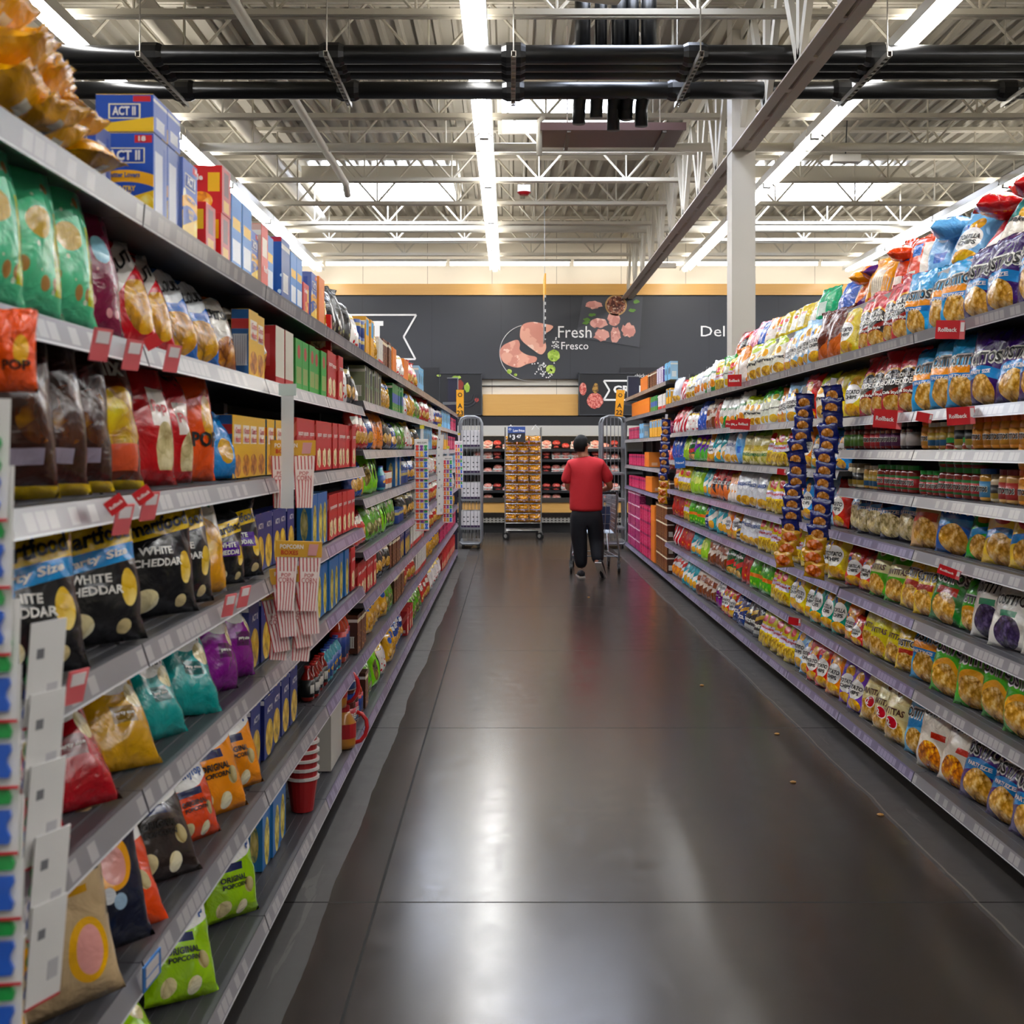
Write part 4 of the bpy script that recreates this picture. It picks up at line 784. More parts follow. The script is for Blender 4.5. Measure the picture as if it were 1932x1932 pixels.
fill(-1, 2.118, .79, [('blb', 436, 476), ('act', 477, 492), ('orw2', 493, 506), ('blb', 507, 520)], TOPL, yaw=0)
put('sec', -.88, 4.12, 2.119, 0, 0, 0, 1.1, 'left', TOPL)
fill(-1, 2.118, .79, [('oil', 541, 549), ('blb', 550, 572), ('orv', 573, 584), ('act', 585, 600), ('orb', 601, 613), ('ypb', 622, 634), ('blk', 636, 672), ('wpb', 674, 682), ('tin', 683, 692, 2), ('yel', 693, 706), ('ypb', 707, 716), ('wht', 717, 726), ('brb', 727, 742), ('orb', 743, 750), ('wpb', 751, 764), ('orb', 765, 773), ('rpb', 775, 790), ('lbb', 791, 800)], TOPL)
SX = 'second shelf from the top on the left'
for c_, x, yaw, lean, sc in (('gka', -40, 24, 10, .95), ('gka', 40, 26, 10, .95), ('gka', 105, 28, 12, .98), ('mar', 185, 28, 16, .92), ('cut', 262, 26, 22, .92), ('cut', 303, 24, 22, .88), ('clo', 345, 24, 22, .92), ('clo', 388, 24, 22, .92), ('cre', 428, 22, 18, .92), ('cre', 452, 22, 18, .88)): L(c_, x, 1.826, yaw, lean, 0, sc, row=SX)
fill(-1, 1.826, .79, [('cnm', 470, 505), ('cre', 507, 524), ('rwt', 526, 560), ('gnb', 562, 618), ('red', 620, 648)], SX, yaw=0)
put('red', -.86, 5.25, 1.827 + .217, 0, 0, 0, .75, 'left', SX)
fill(-1, 1.826, .79, [('wpb', 652, 664), ('kpb', 665, 680), ('wpb', 681, 687)], SX)
fill(-1, 1.862, .79, [('pst', 690, 706), ('pst', 707, 722), ('ypb', 724, 740), ('ggr', 742, 762, 1), ('wpb', 763, 772), ('ypb', 773, 785), ('grv', 786, 796), ('rpb', 797, 812), ('wpb', 813, 822), ('bpb', 823, 834), ('lbb', 835, 850), ('pnk', 851, 862)], SX)
EYL = 'eye level shelf on the left'
for c_, x, yaw, lean, sc in (('dk', 30, 30, 8, .95), ('dk', 95, 30, 8, .95), ('dk', 150, 30, 10, .95), ('dk2', 215, 28, 12, .93), ('rpo', 292, 30, 12, .93), ('rpo', 338, 24, 8, .82), ('opo', 372, 30, 8, .93), ('bsm', 428, 20, 14, .95)): L(c_, x, 1.512, yaw, lean, 0, sc, row=EYL)
fill(-1, 1.512, .82, [('cnm', 440, 560)], EYL, yaw=0)
fill(-1, 1.512, .79, [('red', 562, 672)], EYL, yaw=0)
fill(-1, 1.602, .79, [('rpb', 676, 700), ('bpb', 701, 708), ('orp', 709, 732), ('kpb', 733, 745), ('bpb', 746, 752), ('grv', 753, 768), ('wpb', 769, 784), ('kpb', 785, 796), ('lbb', 797, 815), ('rpb', 816, 832), ('yel', 833, 845), ('pnk', 846, 862)], EYL)
FR = 'fourth shelf up on the left'; FV = 'shelf of black popcorn bags on the left'
for c_, x, yaw, lean, sc in (('sfp', -60, 40, 8, .9), ('sfp', 70, 42, 14, .96), ('sfp', 195, 42, 12, .96), ('sf', 310, 40, 10, .96), ('sf', 352, 34, 10, .93), ('jal', 398, 34, 14, .93), ('sfs', 432, 34, 8, .95), ('sfs', 462, 38, 14, 1.05)): L(c_, x, 1.197, yaw, lean, 0, sc, row=FV)
fill(-1, 1.197, .82, [('nvb', 485, 560)], FV, yaw=0); fill(-1, 1.197, .79, [('bnb', 590, 622), ('red', 623, 672)], FV, yaw=0)
fill(-1, 1.342, .79, [('bpb', 676, 690), ('ypb', 691, 699), ('lim', 701, 722), ('spb', 724, 731), ('ttn', 732, 745), ('bnb', 746, 757), ('tin', 758, 772), ('bpb', 773, 785), ('kpb', 786, 800), ('wpb', 801, 822), ('rpb', 823, 840), ('lbb', 841, 862)], FR)
FT = 'third shelf up on the left'
for c_, x, yaw, lean, roll, sc in (('pr', 60, 30, 30, 0, .95), ('pr', 160, 40, 42, 0, .93), ('pn', 250, 36, 38, 4, .93), ('pt', 318, 30, 30, 0, .85), ('pt', 372, 40, 38, 8, .98), ('pp', 424, 24, 22, 6, .92), ('pp', 456, 26, 22, 6, .92)): L(c_, x, .892, yaw, lean, roll, sc, row=FT)
fill(-1, .892, .82, [('nvb', 474, 560)], FT, yaw=0); fill(-1, .892, .79, [('bnb', 600, 640), ('bnb', 642, 660), ('red', 661, 672)], FT, yaw=0)
fill(-1, 1.067, .79, [('rpb', 676, 700), ('grv', 701, 726), ('lim', 727, 740), ('grv', 741, 752), ('tin', 753, 765), ('kpb', 766, 785), ('wht', 786, 800), ('rpb', 801, 830), ('wpb', 831, 862)], FR + ' past the nut pouches')
fill(-1, .802, .79, [('red', 676, 712), ('kpb', 713, 738), ('brb', 739, 756), ('nvb', 757, 775), ('wht', 776, 800), ('rpb', 801, 826), ('ypb', 827, 862)], 'waist high shelf on the left beyond the cartons')
SS = 'second shelf up on the left'
for c_, x, yaw, lean, roll, sc in (('ptn', 130, 48, 8, -6, 1.0), ('ptn', -20, 30, 14, 0, .9), ('pnv', 225, 48, 16, -4, .95), ('kr', 255, 40, 40, 6, .93), ('kb', 330, 34, 34, 4, .95), ('kr', 388, 30, 24, 0, .75), ('ko', 425, 34, 24, 0, 1.0), ('ko', 462, 34, 22, 0, .92)): L(c_, x, .532, yaw, lean, roll, sc, row=SS)
fill(-1, .532, .84, [('nvb', 478, 565)], SS, yaw=0)
fill(-1, .532, .82, [('spc', 596, 622), ('spb', 623, 650), ('oil', 651, 674)], SS)
fill(-1, .532, .79, [('brb', 676, 694), ('ypb', 697, 730), ('grv', 731, 745), ('brb', 746, 765), ('rpb', 766, 785), ('wht', 786, 805), ('ypb', 806, 830), ('pnk', 831, 862)], SS)
BS = 'base shelf on the left'
for c_, x, yaw, lean, roll, sc in (('kgs', 270, 40, 60, 8, 1.0), ('kg', 362, 44, 30, 8, .9), ('kg', 452, 36, 18, 4, .9)): L(c_, x, .142, yaw, lean, roll, sc, a=.84, row=BS)
fill(-1, .142, .90, [('nvb', 452, 520)], BS, yaw=0); fill(-1, .142, .84, [('bnb', 502, 545)], BS, yaw=0)
fill(-1, .142, .80, [('crn', 668, 682, 2), ('oil', 684, 690), ('brb', 692, 700), ('grv', 702, 712), ('lim', 713, 720), ('wpb', 721, 738), ('ypb', 739, 752), ('bpb', 753, 768), ('red', 769, 780), ('grv', 781, 800), ('rpb', 801, 815), ('wpb', 816, 835), ('red', 836, 862)], BS)

# ------------------------------------------------------------------ back wall mural and signs
mur = empty('wall_mural', (0, YB - .105, 0)); tag(mur, 'dark grey wall mural picturing pork chops, limes and chicken above the meat case', 'mural')
def mk(pts, name, m, y=0.0, th=.008, org=(600, 480), sc=3.019, parent=None, flat=True):
    P = [(wx(org[0] + a / sc), wz(org[1] + b / sc)) for a, b in pts]
    ar = sum(P[i][0] * P[(i + 1) % len(P)][1] - P[(i + 1) % len(P)][0] * P[i][1] for i in range(len(P)))
    if ar < 0: P = P[::-1]
    return MB().slab(P, -y - th, th).build(name, m, parent or mur)
def smooth(pts, k=5):
    out = []; n = len(pts)
    for i in range(n):
        p0, p1, p2, p3 = pts[i - 1], pts[i], pts[(i + 1) % n], pts[(i + 2) % n]
        for j in range(k):
            t = j / k; out.append(tuple(.5 * ((2 * p1[q]) + (-p0[q] + p2[q]) * t + (2 * p0[q] - 5 * p1[q] + 4 * p2[q] - p3[q]) * t * t + (-p0[q] + 3 * p1[q] - 3 * p2[q] + p3[q]) * t ** 3) for q in (0, 1)))
    return out
def ellp(cx, cy, rx, ry, n=20, w=0, seed=0): return [(cx + rx * math.cos(6.2832 * i / n) * (1 + w * noise.noise(Vector((i * .7, seed, 0)))), cy + ry * math.sin(6.2832 * i / n) * (1 + w * noise.noise(Vector((i * .7, seed, 3))))) for i in range(n)]
def meatmat(c1, c2, sc=4, c3=None):
    a = Art('meat_print', .5, 0, coat=0, coords='Object'); n = noi(a, sc, 5); a.bg(c1); a.over(a.ma('MULTIPLY', a.ma('GREATER_THAN', n, .5), .8), c2)
    if c3: a.over(a.ma('GREATER_THAN', noi(a, sc * 1.7, 4), .62), c3)
    return a.done()
CHOP = meatmat('e3a48c', 'cf8472', 3, 'f0c8b4'); CHK = meatmat('d89a8c', 'c47f74', 5, 'ecc0b0'); GRD = meatmat('b8443a', 'e08a7a', 22, 'f0b0a0')
LIME = meatmat('8fae32', 'b8cc5a', 6); WHT = mat('e9e7e2', .5); WT2 = mat('f4f2ee', .5)
mk([(1510, 240), (1850, 240), (1830, 530), (1470, 470)], 'pictured_board', mat('46474c', .6))
mk(ellp(1697, 290, 62, 60), 'pictured_bowl', mat('c49a62', .5), .004)
mk(ellp(1697, 290, 54, 52), 'pictured_spice', meatmat('5a2a20', 'a8664c', 14, 'd8b89c'), .013)
for i, (x, y, rx, ry) in enumerate(((1570, 288, 46, 22), (1597, 392, 48, 28), (1685, 368, 36, 40), (1768, 433, 40, 40), (1617, 460, 42, 33), (1693, 458, 28, 46))):
    mk(ellp(x, y, rx, ry, 18, .5, i), 'pictured_chicken', CHK, .004)
mk(smooth([(1150, 450), (1165, 402), (1220, 385), (1285, 395), (1337, 408), (1325, 432), (1288, 462), (1300, 530), (1272, 570), (1220, 540), (1160, 490)]), 'pictured_chop', CHOP, .004)
mk(smooth([(1035, 555), (1052, 522), (1090, 500), (1135, 487), (1150, 510), (1150, 545), (1190, 572), (1243, 585), (1238, 612), (1190, 625), (1140, 645), (1080, 630), (1045, 600)]), 'pictured_chop', CHOP, .004)
for x, y, r in ((1342, 577, 35), (1325, 655, 27), (1090, 667, 14), (1125, 686, 9)): mk(ellp(x, y, r, r * .95, 16, .2, r), 'pictured_lime', LIME, .004)
for x, y in ((1530, 372), (1560, 345), (1812, 270), (1790, 320), (1525, 390)): mk(ellp(x, y, 20, 10, 12, .9, x), 'pictured_herb', mat('5f8a34', .5), .012)
g = MB()
for i in range(70):
    x, y = rnd.gauss(1290, 30), rnd.gauss(660, 26)
    if i > 48: x, y = rnd.gauss(1350, 12), rnd.gauss(510, 20)
    g.box(wx(600 + x / 3.019) - .012, wx(600 + x / 3.019) + .012, -.012, 0, wz(480 + y / 3.019) - .012, wz(480 + y / 3.019) + .012)
so = g.build('pictured_salt', WHT, mur); so['kind'] = 'stuff'
arc = [(1200 + 165 * math.cos(t), 560 - 160 * math.sin(t)) for t in [math.pi * (.58 + .9 * i / 24) for i in range(25)]]
MB().tube([(wx(600 + x / 3.019), -.006, wz(480 + y / 3.019)) for x, y in arc], .006, 6).build('plate_rim', WHT, mur)
def line(pts, name, w=.035, org=(600, 480), sc=3.019, parent=None):
    m_ = MB()
    for p, q in zip(pts, pts[1:]):
        m_.beam((wx(org[0] + p[0] / sc), -.008, wz(org[1] + p[1] / sc)), (wx(org[0] + q[0] / sc), -.008, wz(org[1] + q[1] / sc)), w, .012, up=(0, 1, 0))
    return m_.build(name, WT2, parent or mur)
line([(120, 345), (560, 345), (488, 470), (555, 597), (120, 597)], 'ribbon_outline')
mk([(300, 380), (372, 380), (372, 407), (352, 407), (352, 560), (322, 560), (322, 407), (300, 407)], 'letter', WT2)
def wtext(s, x0, x1, y0, y1, bold=0, parent=None, m=None, yy=None):
    return flattext(s, wz(y0) - wz(y1), m or WT2, parent or mur, (wx((x0 + x1) / 2), -.012, wz((y0 + y1) / 2)), width=wx(x1) - wx(x0), bold=bold, depth=0, name='mural_lettering')
wtext('Fresh', 1053, 1116, 615.5, 637.5); wtext('Fresco', 1059, 1110, 645.5, 659.5); wtext('Deli', 1322, 1375, 615, 635)
struct('trim_4', MB().box(wx(911), wx(1090.5), YB - .12, YB, wz(784), wz(744)).build('t', wood_m))
MB().tube([(wx(905), YB - .02, wz(727.8)), (wx(1095), YB - .02, wz(727.8))], .012, 6).build('cable_run', mat('2a2a2a', .5)); tag(bpy.data.objects['cable_run'], 'thin dark cable run on the pale wall under the mural', 'cable')
for nm, x0, x1, lab in (('l', 829, 909.5, 'black framed food picture panel left of the wooden board'), ('r', 1091, 1200, 'black framed food picture panel right of the wooden board')):
    pn = empty('picture_panel', (0, YB - .13, 0)); tag(pn, lab, 'picture')
    MB().box(wx(x0), wx(x1), -.08, 0, wz(784), wz(704)).build('board', mat('17171a', .5), pn)
    f = MB()
    for a_, b_, c_, d_ in ((x0, x1, 704, 706), (x0, x1, 782, 784), (x0, x0 + 1.5, 704, 784), (x1 - 1.5, x1, 704, 784)): f.box(wx(a_), wx(b_), -.10, -.08, wz(d_), wz(c_))
    f.build('frame', mat('3a3b40', .4), pn)
    if nm == 'l':
        for x, y, rx, ry, m_ in ((690, 692, 12, 7, LIME), (790, 703, 26, 10, LIME), (812, 745, 18, 30, mat('8a2a1c', .5)), (850, 760, 16, 26, LIME), (905, 830, 12, 12, mat('a8382c', .5))): mk(ellp(x, y, rx, ry, 14, .5, x), 'pictured_vegetable', m_, .08, parent=pn)
        m_ = MB()
        for k in range(3):
            m_.tube([(wx(600 + (850 + (60 - k * 14) * math.cos(t)) / 3.019), -.085, wz(480 + (800 + (70 - k * 16) * math.sin(t)) / 3.019)) for t in [i * .25 for i in range(14)]], .008, 5)
        m_.build('pictured_pan', mat('34343a', .4), pn)
    else:
        mk(ellp(1575, 835, 46, 44, 24, .15, 1), 'pictured_burger', GRD, .08, parent=pn); mk(ellp(1507, 768, 20, 36, 20, .15, 2), 'pictured_burger', GRD, .08, parent=pn)
        mk(ellp(1578, 765, 16, 30, 14, .7, 5), 'pictured_spice', meatmat('6a4a1c', 'b88a3a', 18), .08, parent=pn)
        l_ = line([(1790, 722), (1625, 722), (1657, 776), (1625, 830), (1790, 830)], 'ribbon_outline', parent=pn); l_.location.y = -.085
        tt = wtext('GRILL', 1156, 1216, 728, 743, .04, pn); tt.location.y = -.10
        tt = wtext('chicken', 1196, 1225, 706, 713, 0, pn); tt.location.y = -.10
    st = MB().box(wx(x0 - 30) if nm == 'l' else wx(1170), wx(x0) if nm == 'l' else wx(1240), -.05, 0, wz(784), wz(694)).build('step_board', mat('1b1b1e', .5), pn)

# ------------------------------------------------------------------ refrigerated meat case
YC = 22.35
def cz(y): return EYE - (y - VY) * YC / F
cs_ = empty('meat_case', (-4, YC, 0)); tag(cs_, 'long open refrigerated meat case with wooden front along the back wall', 'display case')
Lc = 9.5
MB().box(0, Lc, .0, .03, cz(822), cz(803)).box(0, Lc, .03, .9, cz(806), cz(803)).build('canopy', mat('b9b5ab', .4), cs_); MB().box(0, Lc, .02, .9, cz(803), cz(786)).build('upper_fascia', mat('1a191b', .5), cs_)
MB().box(0, Lc, .82, .9, .3, cz(822)).build('back_panel', mat('151416', .6), cs_)
LV = [1.60, 1.40, 1.16, .80]
for z in LV:
    sh = MB().box(0, Lc, .22, .82, z - .03, z).build('shelf', mat('26262a', .4), cs_)
    MB().box(0, Lc, .205, .22, z - .04, z + .01).build('price_strip', mat('1b1b1e', .4), sh)
MB().box(0, Lc, .0, .82, cz(946), cz(942)).build('deck', mat('8c8678', .3, .5), cs_)
MB().box(0, Lc, -.02, .0, cz(948), cz(939)).build('front_rail', mat('5a5650', .25, .7), cs_)
MB().box(0, Lc, .0, .03, cz(967), cz(948)).build('wooden_front', wood_m, cs_)
MB().box(0, Lc, -.03, .03, cz(976), cz(967)).build('bumper', mat('302c2a', .25, .6), cs_)
ag = Art('perforated_grille', .3, 0, metal=.5, coords='Object'); ag.bg('a9a59b'); ag.over(ag.ma('MULTIPLY', ag.ma('LESS_THAN', ag.ma('FRACT', ag.ma('MULTIPLY', ag.ru, 14)), .5), ag.ma('LESS_THAN', ag.ma('FRACT', ag.ma('MULTIPLY', ag.z, 22)), .5)), '3a3834')
MB().box(0, Lc, -.02, .03, cz(986), cz(976)).build('grille', ag.done(), cs_); MB().box(0, Lc, .06, .5, 0, cz(986)).build('toe_kick', mat('0c0c0c', .5), cs_)
MB().box(0, Lc, .06, .12, cz(812), cz(809)).build('tube_light', mat('fff2e0', .4, emit=9, key='tubec'), cs_)
def tray(c1, c2, white):
    t = empty('meat_tray'); MB().box(-.10, .10, -.07, .07, 0, .02).build('tray', mat('d8d4ce' if white else '1c1a1a', .4), t)
    m_ = MB(); n = 12
    m_.lathe([(.085, 0), (.09, .012), (.07, .03), (.03, .038)], n)
    me = m_.mesh('meat', [meatmat(c1, c2, 30)], smooth=True)
    for v in me.vertices: v.co.z += .018; v.co.y *= .72
    ob('meat', me, t); return t
TR = [tray('b02a22', 'd8685a', 0), tray('d87a6c', 'f0b8a8', 1), tray('8a1c18', 'c85040', 0), tray('e0a498', 'c8584a', 1)]
used = set(); TRN = ['dark red beef', 'pink pork', 'deep red mince', 'pale pink chicken']
SHN = ['top', 'second', 'third', 'fourth', 'lowest']
for li, z in enumerate(LV + [cz(942)]):
    x = -.62; k = 0
    while x < 2.05:
        if rnd.random() < .95:
            i = rnd.choice((0, 1, 1, 2, 3)) if li < 4 else 1
            for s in range(rnd.choice((1, 2, 2)) if li < 4 else 1):
                q = TR[i] if i not in used else copytree(TR[i]); used.add(i)
                tl_ = R(30) if li in (0, 1) else R(16); q.location = (x + rnd.uniform(-.01, .01), YC + .34 + (.03 if li < 4 else 0), z + .004 + s * .055 + .03 * (li < 2)); q.rotation_euler = (tl_, 0, rnd.uniform(-.05, .05)); q.scale = (.92, 1.15, 1.5)
                tag(q, '%s%s tray, %s from left, %s shelf of meat case' % ('upper ' if s else '', TRN[i], ORD[k % 20], SHN[li]), 'meat tray', 'meat trays in the case')
        x += .19; k += 1

# ------------------------------------------------------------------ bread rack on castors
CHR = mat('b4b2ae', .22, .8); GT = mat('8d9094', .35, .5)
YR = 20.6
def rp(x, y, Y=YR): return ((x - VX) * Y / F, EYE - (y - VY) * Y / F)
x0, _ = rp(953, 0); x1, _ = rp(1021, 0); wR = x1 - x0
rk = empty('bread_rack', (x0, YR, 0)); tag(rk, 'tall chrome bread rack on castors in front of the meat case', 'rack')
zt = rp(0, 806)[1]
for x in (0, wR):
    for y in (0, .5): MB().tube([(x, y, .12), (x, y, zt)], .012, 8).build('post', CHR, rk)
shz = [rp(0, y)[1] for y in (840, 858.5, 876.5, 895, 913.5, 932, 950.5, 969, 987)]
for z in shz + [.17]:
    m_ = MB()
    for y in (0, .12, .25, .38, .5): m_.tube([(0, y, z), (wR, y, z)], .005, 5)
    for k in range(9): m_.tube([(wR * k / 8, 0, z), (wR * k / 8, .5, z)], .004, 5)
    m_.build('wire_shelf', CHR, rk)
MB().tube([(.04, 0, zt - .04), (.10, 0, zt + .04), (.16, 0, zt - .04)], .006, 6).build('hook', CHR, rk); MB().tube([(wR - .16, 0, zt - .04), (wR - .10, 0, zt + .04), (wR - .04, 0, zt - .04)], .006, 6).build('hook', CHR, rk)
for x in (.02, wR - .02):
    for y in (.02, .48):
        c_ = MB().tube([(x - .012, y - .016, .07), (x + .012, y + .016, .07)], .07, 16).build('castor', mat('141414', .4), rk); MB().tube([(x - .014, y - .019, .07), (x + .014, y + .019, .07)], .035, 12).build('hub', CHR, c_); MB().box(x - .03, x + .03, y - .02, y + .02, .125, .165).build('fork', CHR, c_)
plain_('loaf', 'bag of golden rolls', 'a8743c', [('s', 3, .36, 'd0a060', 0, 1), ('s', 5, .2, 'd8d4d8', .1, .9), ('s', 4, .22, '5a3a2a', .0, 1), ('b', .3, .42, '8a8088')], name='bread_bag', dims=(.225, .165, .2))  # pale spots are highlights on the plastic film, painted into the bag colour
CATS['bread_bag'] = 'bread'
for li, z in enumerate(shz):
    for k in range(3): put('loaf', x0 + wR * (k + .5) / 3, YR + .12, z + .008, rnd.uniform(-.05, .05), R(2), 0, .97, 'rack', 'on the %s shelf of the bread rack' % (['top'] + ORD[1:])[li])
sg = empty('price_sign', (rp(974.5, 0)[0], YR - .03, 0)); tag(sg, 'black and blue low price sign hanging on the bread rack', 'sign')
xw = .155
MB().box(-xw, xw, -.008, 0, rp(0, 834)[1], rp(0, 817)[1]).build('lower_panel', mat('26262a', .4), sg); MB().box(-xw, xw, -.008, 0, rp(0, 817)[1], rp(0, 805)[1]).build('upper_panel', mat('2b4a8e', .4), sg)
flattext('Low Price', .045, WT2, sg, (.04, -.012, rp(0, 812.5)[1]), width=.20, bold=.03, depth=0)
flattext('*', .06, WT2, sg, (-.115, -.012, rp(0, 811)[1]), bold=.02, depth=0)
flattext('$', .05, WT2, sg, (-.11, -.012, rp(0, 823)[1]), bold=.03, depth=0); flattext('3', .09, WT2, sg, (-.05, -.012, rp(0, 825)[1]), bold=.03, depth=0); flattext('47', .06, WT2, sg, (.04, -.012, rp(0, 823.5)[1]), bold=.03, depth=0)

# ------------------------------------------------------------------ roll cages
def cage(xa, xb, Y, z1, lab):
    t = empty('roll_cage', (xa, Y, 0)); w_ = xb - xa
    fr = MB(); r = .018
    fr.tube([(0, 0, .12), (0, 0, z1 - .1), (.03, 0, z1 - .03), (.1, 0, z1), (w_ - .1, 0, z1), (w_ - .03, 0, z1 - .03), (w_, 0, z1 - .1), (w_, 0, .12), (w_ - .04, 0, .08), (.04, 0, .08), (0, 0, .12)], r, 8)
    fr.build('front_frame', GT, t, smooth=True); f2 = fr.build('rear_frame', GT, t, smooth=True); f2.location.y = .65
    m_ = MB()
    for k in range(1, 6): m_.tube([(w_ * k / 6, .65, .1), (w_ * k / 6, .65, z1)], .005, 5)
    for k in range(7): m_.tube([(0, .65 * k / 6, .1), (0, .65 * k / 6, z1 - .1)], .005, 5); m_.tube([(w_, .65 * k / 6, .1), (w_, .65 * k / 6, z1 - .1)], .005, 5)
    for k in range(1, 6): m_.tube([(w_ * k / 6, -.01, .1), (w_ * k / 6, -.01, z1)], .0035, 5)
    m_.build('wire_sides', GT, t)
    for z in (.34, .80, 1.22, 1.64): MB().box(.01, w_ - .01, .01, .64, z - .03, z).build('shelf', GT, t)
    MB().box(0, w_, 0, .65, .09, .12).build('base', GT, t)
    for x in (.05, w_ - .05):
        for y in (.06, .58): MB().tube([(x - .015, y, .04), (x + .015, y, .04)], .04, 12).build('wheel', mat('222222', .4), t)
    tag(t, lab, 'roll cage'); return t
Y1 = 18.75; k_ = Y1 / F
cage((867 - VX) * k_, (908 - VX) * k_, Y1, 2.13, 'grey roll cage full of white cartons at the left aisle end')
cage((1137 - VX) * k_, (1181 - VX) * k_, Y1, 2.14, 'empty grey roll cage standing at the right aisle end')
carton('dot', 'white carton with black dots', 'c9c7c8', (.145, .27, .30), [('e', -.4, .62, .2, .035, '1a1a1c'), ('e', .45, .62, .2, .035, '1a1a1c'), ('e', -.4, .36, .2, .035, '1a1a1c'), ('e', .45, .36, .2, .035, '1a1a1c'), ('b', -.1, .13, '2a1c38')], side='bdbbbc', name='shipping_carton')
for li, z in enumerate((.342, .802, 1.222, 1.642)):
    for k in range(2): put('dot', (867 - VX) * k_ + .10 + k * .152, Y1 + .2, z, 0, 0, 0, 1, 'cage', 'on the %s level of the left roll cage' % (['lowest', 'second', 'third', 'top'])[li])

# ------------------------------------------------------------------ end panels, aisle markers, hanging sign
for x0, x1, y0, y1, Y, lab in ((845, 863, 714, 790, 17.25, 'dark blue end panel closing the left shelving top'), (1185, 1206, 711, 756, 18.6, 'dark blue end panel standing over the far right shelving')):
    t = empty('end_panel', (0, Y, 0)); xa, xb = (x0 - VX) * Y / F, (x1 - VX) * Y / F; za, zb = EYE - (y1 - VY) * Y / F, EYE - (y0 - VY) * Y / F
    MB().box(xa, xb, 0, .03, 0 if x0 < 900 else za, zb).build('board', mat('1c1c34', .5), t); MB().box(xa - .012, xb + .012, -.01, .04, zb, zb + .012).build('edge_trim', GT, t)
    MB().box(xb if x0 < 900 else xa - .012, xb + .012 if x0 < 900 else xa, -.01, .04, za, zb).build('edge_trim', GT, t); tag(t, lab, 'panel')
for x0, x1, n_, Y, tilt in ((861, 875, '23', 17.0, 0), (1161.5, 1177, '22', 17.9, 4)):
    w_ = (x1 - x0) * Y / F; h_ = 50 * Y / F; xm = ((x0 + x1) / 2 - VX) * Y / F; zm = EYE - (760.5 - VY) * Y / F
    t = empty('aisle_marker', (xm, Y, zm)); t.rotation_euler = (0, R(tilt), 0)
    MB().box(-w_ / 2, w_ / 2, -.006, .006, -h_ / 2, h_ / 2).build('plate', mat('e9a31c', .4), t)
    flattext('A', .07, mat('1a1a1a', .5), t, (0, -.009, -.04), depth=0, bold=.02); flattext(n_, .075, mat('1a1a1a', .5), t, (0, -.009, -.145), depth=0, bold=.02)
    MB().tube([(.028 * math.cos(i * 1.047), -.008, .12 + .028 * math.sin(i * 1.047)) for i in range(7)], .006, 5).build('hexagon_icon', mat('1a1a1a', .5), t)
    MB().box(-.004, .004, .006, .3, -.02, .02).build('bracket', GT, t).rotation_euler = (0, 0, R(-60 if n_ == '22' else 60))
    tag(t, 'yellow aisle marker reading A %s at the %s aisle end' % (n_, 'left' if n_ == '23' else 'right'), 'sign')
t = empty('hanging_sign', ((1027.5 - VX) * 18 / F, 18, 0)); zz = lambda y: EYE - (y - VY) * 18 / F
za = Art('striped_sign', .4, 0, coat=0, coords='Object'); za.bg('17171a'); za.over(za.ma('LESS_THAN', za.ma('FRACT', za.ma('MULTIPLY_ADD', za.z, 9, za.ma('MULTIPLY', za.v, 6))), .4), 'b8b6b0')
MB().box(-.01, .01, -.35, .35, zz(645), zz(562)).build('lower_panel', za.done(), t); MB().box(-.012, .012, -.35, .35, zz(562), zz(522)).build('upper_panel', mat('d89a1c', .4), t)
MB().tube([(0, 0, zz(522)), (0, 0, 6.1)], .004, 5).build('wire', GT, t); tag(t, 'thin hanging aisle sign seen edge on against the mural', 'sign')

# ------------------------------------------------------------------ rollback flags and small price tags
REDC = mat('c4101c', .35, coat=.3); PNK = mat('e0676c', .4); TAGW = mat('ece4e4', .4)
def flag(x, y, w_px, side, text, lab, rot=0, h=None, price=True, yaw=35, a=None, c=None):
    a = a or (1.80 if side > 0 else .73); Y = YX(x, a); s = Y / F; w_ = w_px * s; h_ = (h or w_px * .8) * s
    t = empty('price_flag', (side * a, Y, EYE - (y - VY) * s)); t.rotation_euler = (0, R(rot), R(-yaw * side))
    MB().box(-w_ / 2, w_ / 2, -.002, .002, -h_ / 2, h_ / 2).build('card', c or REDC, t)
    if text: flattext(text, h_ * .24, WT2, t, (0, -.0035, 0), width=w_ * .78, depth=0, bold=.02)
    if price:
        MB().box(w_ * .5, w_ * .72, -.001, .003, -h_ * .5, h_ * .5).build('price_ticket', PNK, t); MB().box(w_ * .53, w_ * .69, -.003, -.001, -h_ * .1, h_ * .4).build('ticket_print', TAGW, t)
    tag(t, lab, 'price flag'); return t
RB = 'Rollback'
flag(1788, 622, 44, 1, RB, 'red rollback flag under the topmost purple chip bags', 4)
flag(1670, 790, 44, 1, RB, 'leftmost large red rollback flag above the jars', 6); flag(1741, 787, 24, 1, '', 'small red flag between the two large flags above the jars', 12, 18); flag(1808, 785, 42, 1, RB, 'rightmost large red rollback flag above the jars', -3)
flag(1386, 718, 28, 1, RB, 'small red rollback flag on the upper middle right shelf', 0, price=False); flag(1403, 800, 26, 1, RB, 'frontmost of three overlapping red rollback flags', 5, price=False); flag(1388, 801, 22, 1, 'Ro', 'middle of three overlapping red rollback flags', 3, price=False); flag(1376, 800, 16, 1, 'Ro', 'rearmost of three overlapping red rollback flags', 3, price=False)
flag(1473, 890, 14, 1, '', 'small red flag beside the left snack clip strip', 5); flag(1497, 1172, 20, 1, '', 'small red flag over the potato chips near the floor', 5, 14); flag(1787, 1078, 34, 1, RB, 'red flag tucked under the strip above the white chip bags', 18, 18)
flag(1283, 873, 22, 1, 'New!', 'blue new flag on the far middle right shelf', -4, 20, price=False, c=mat('1f62b4', .4))
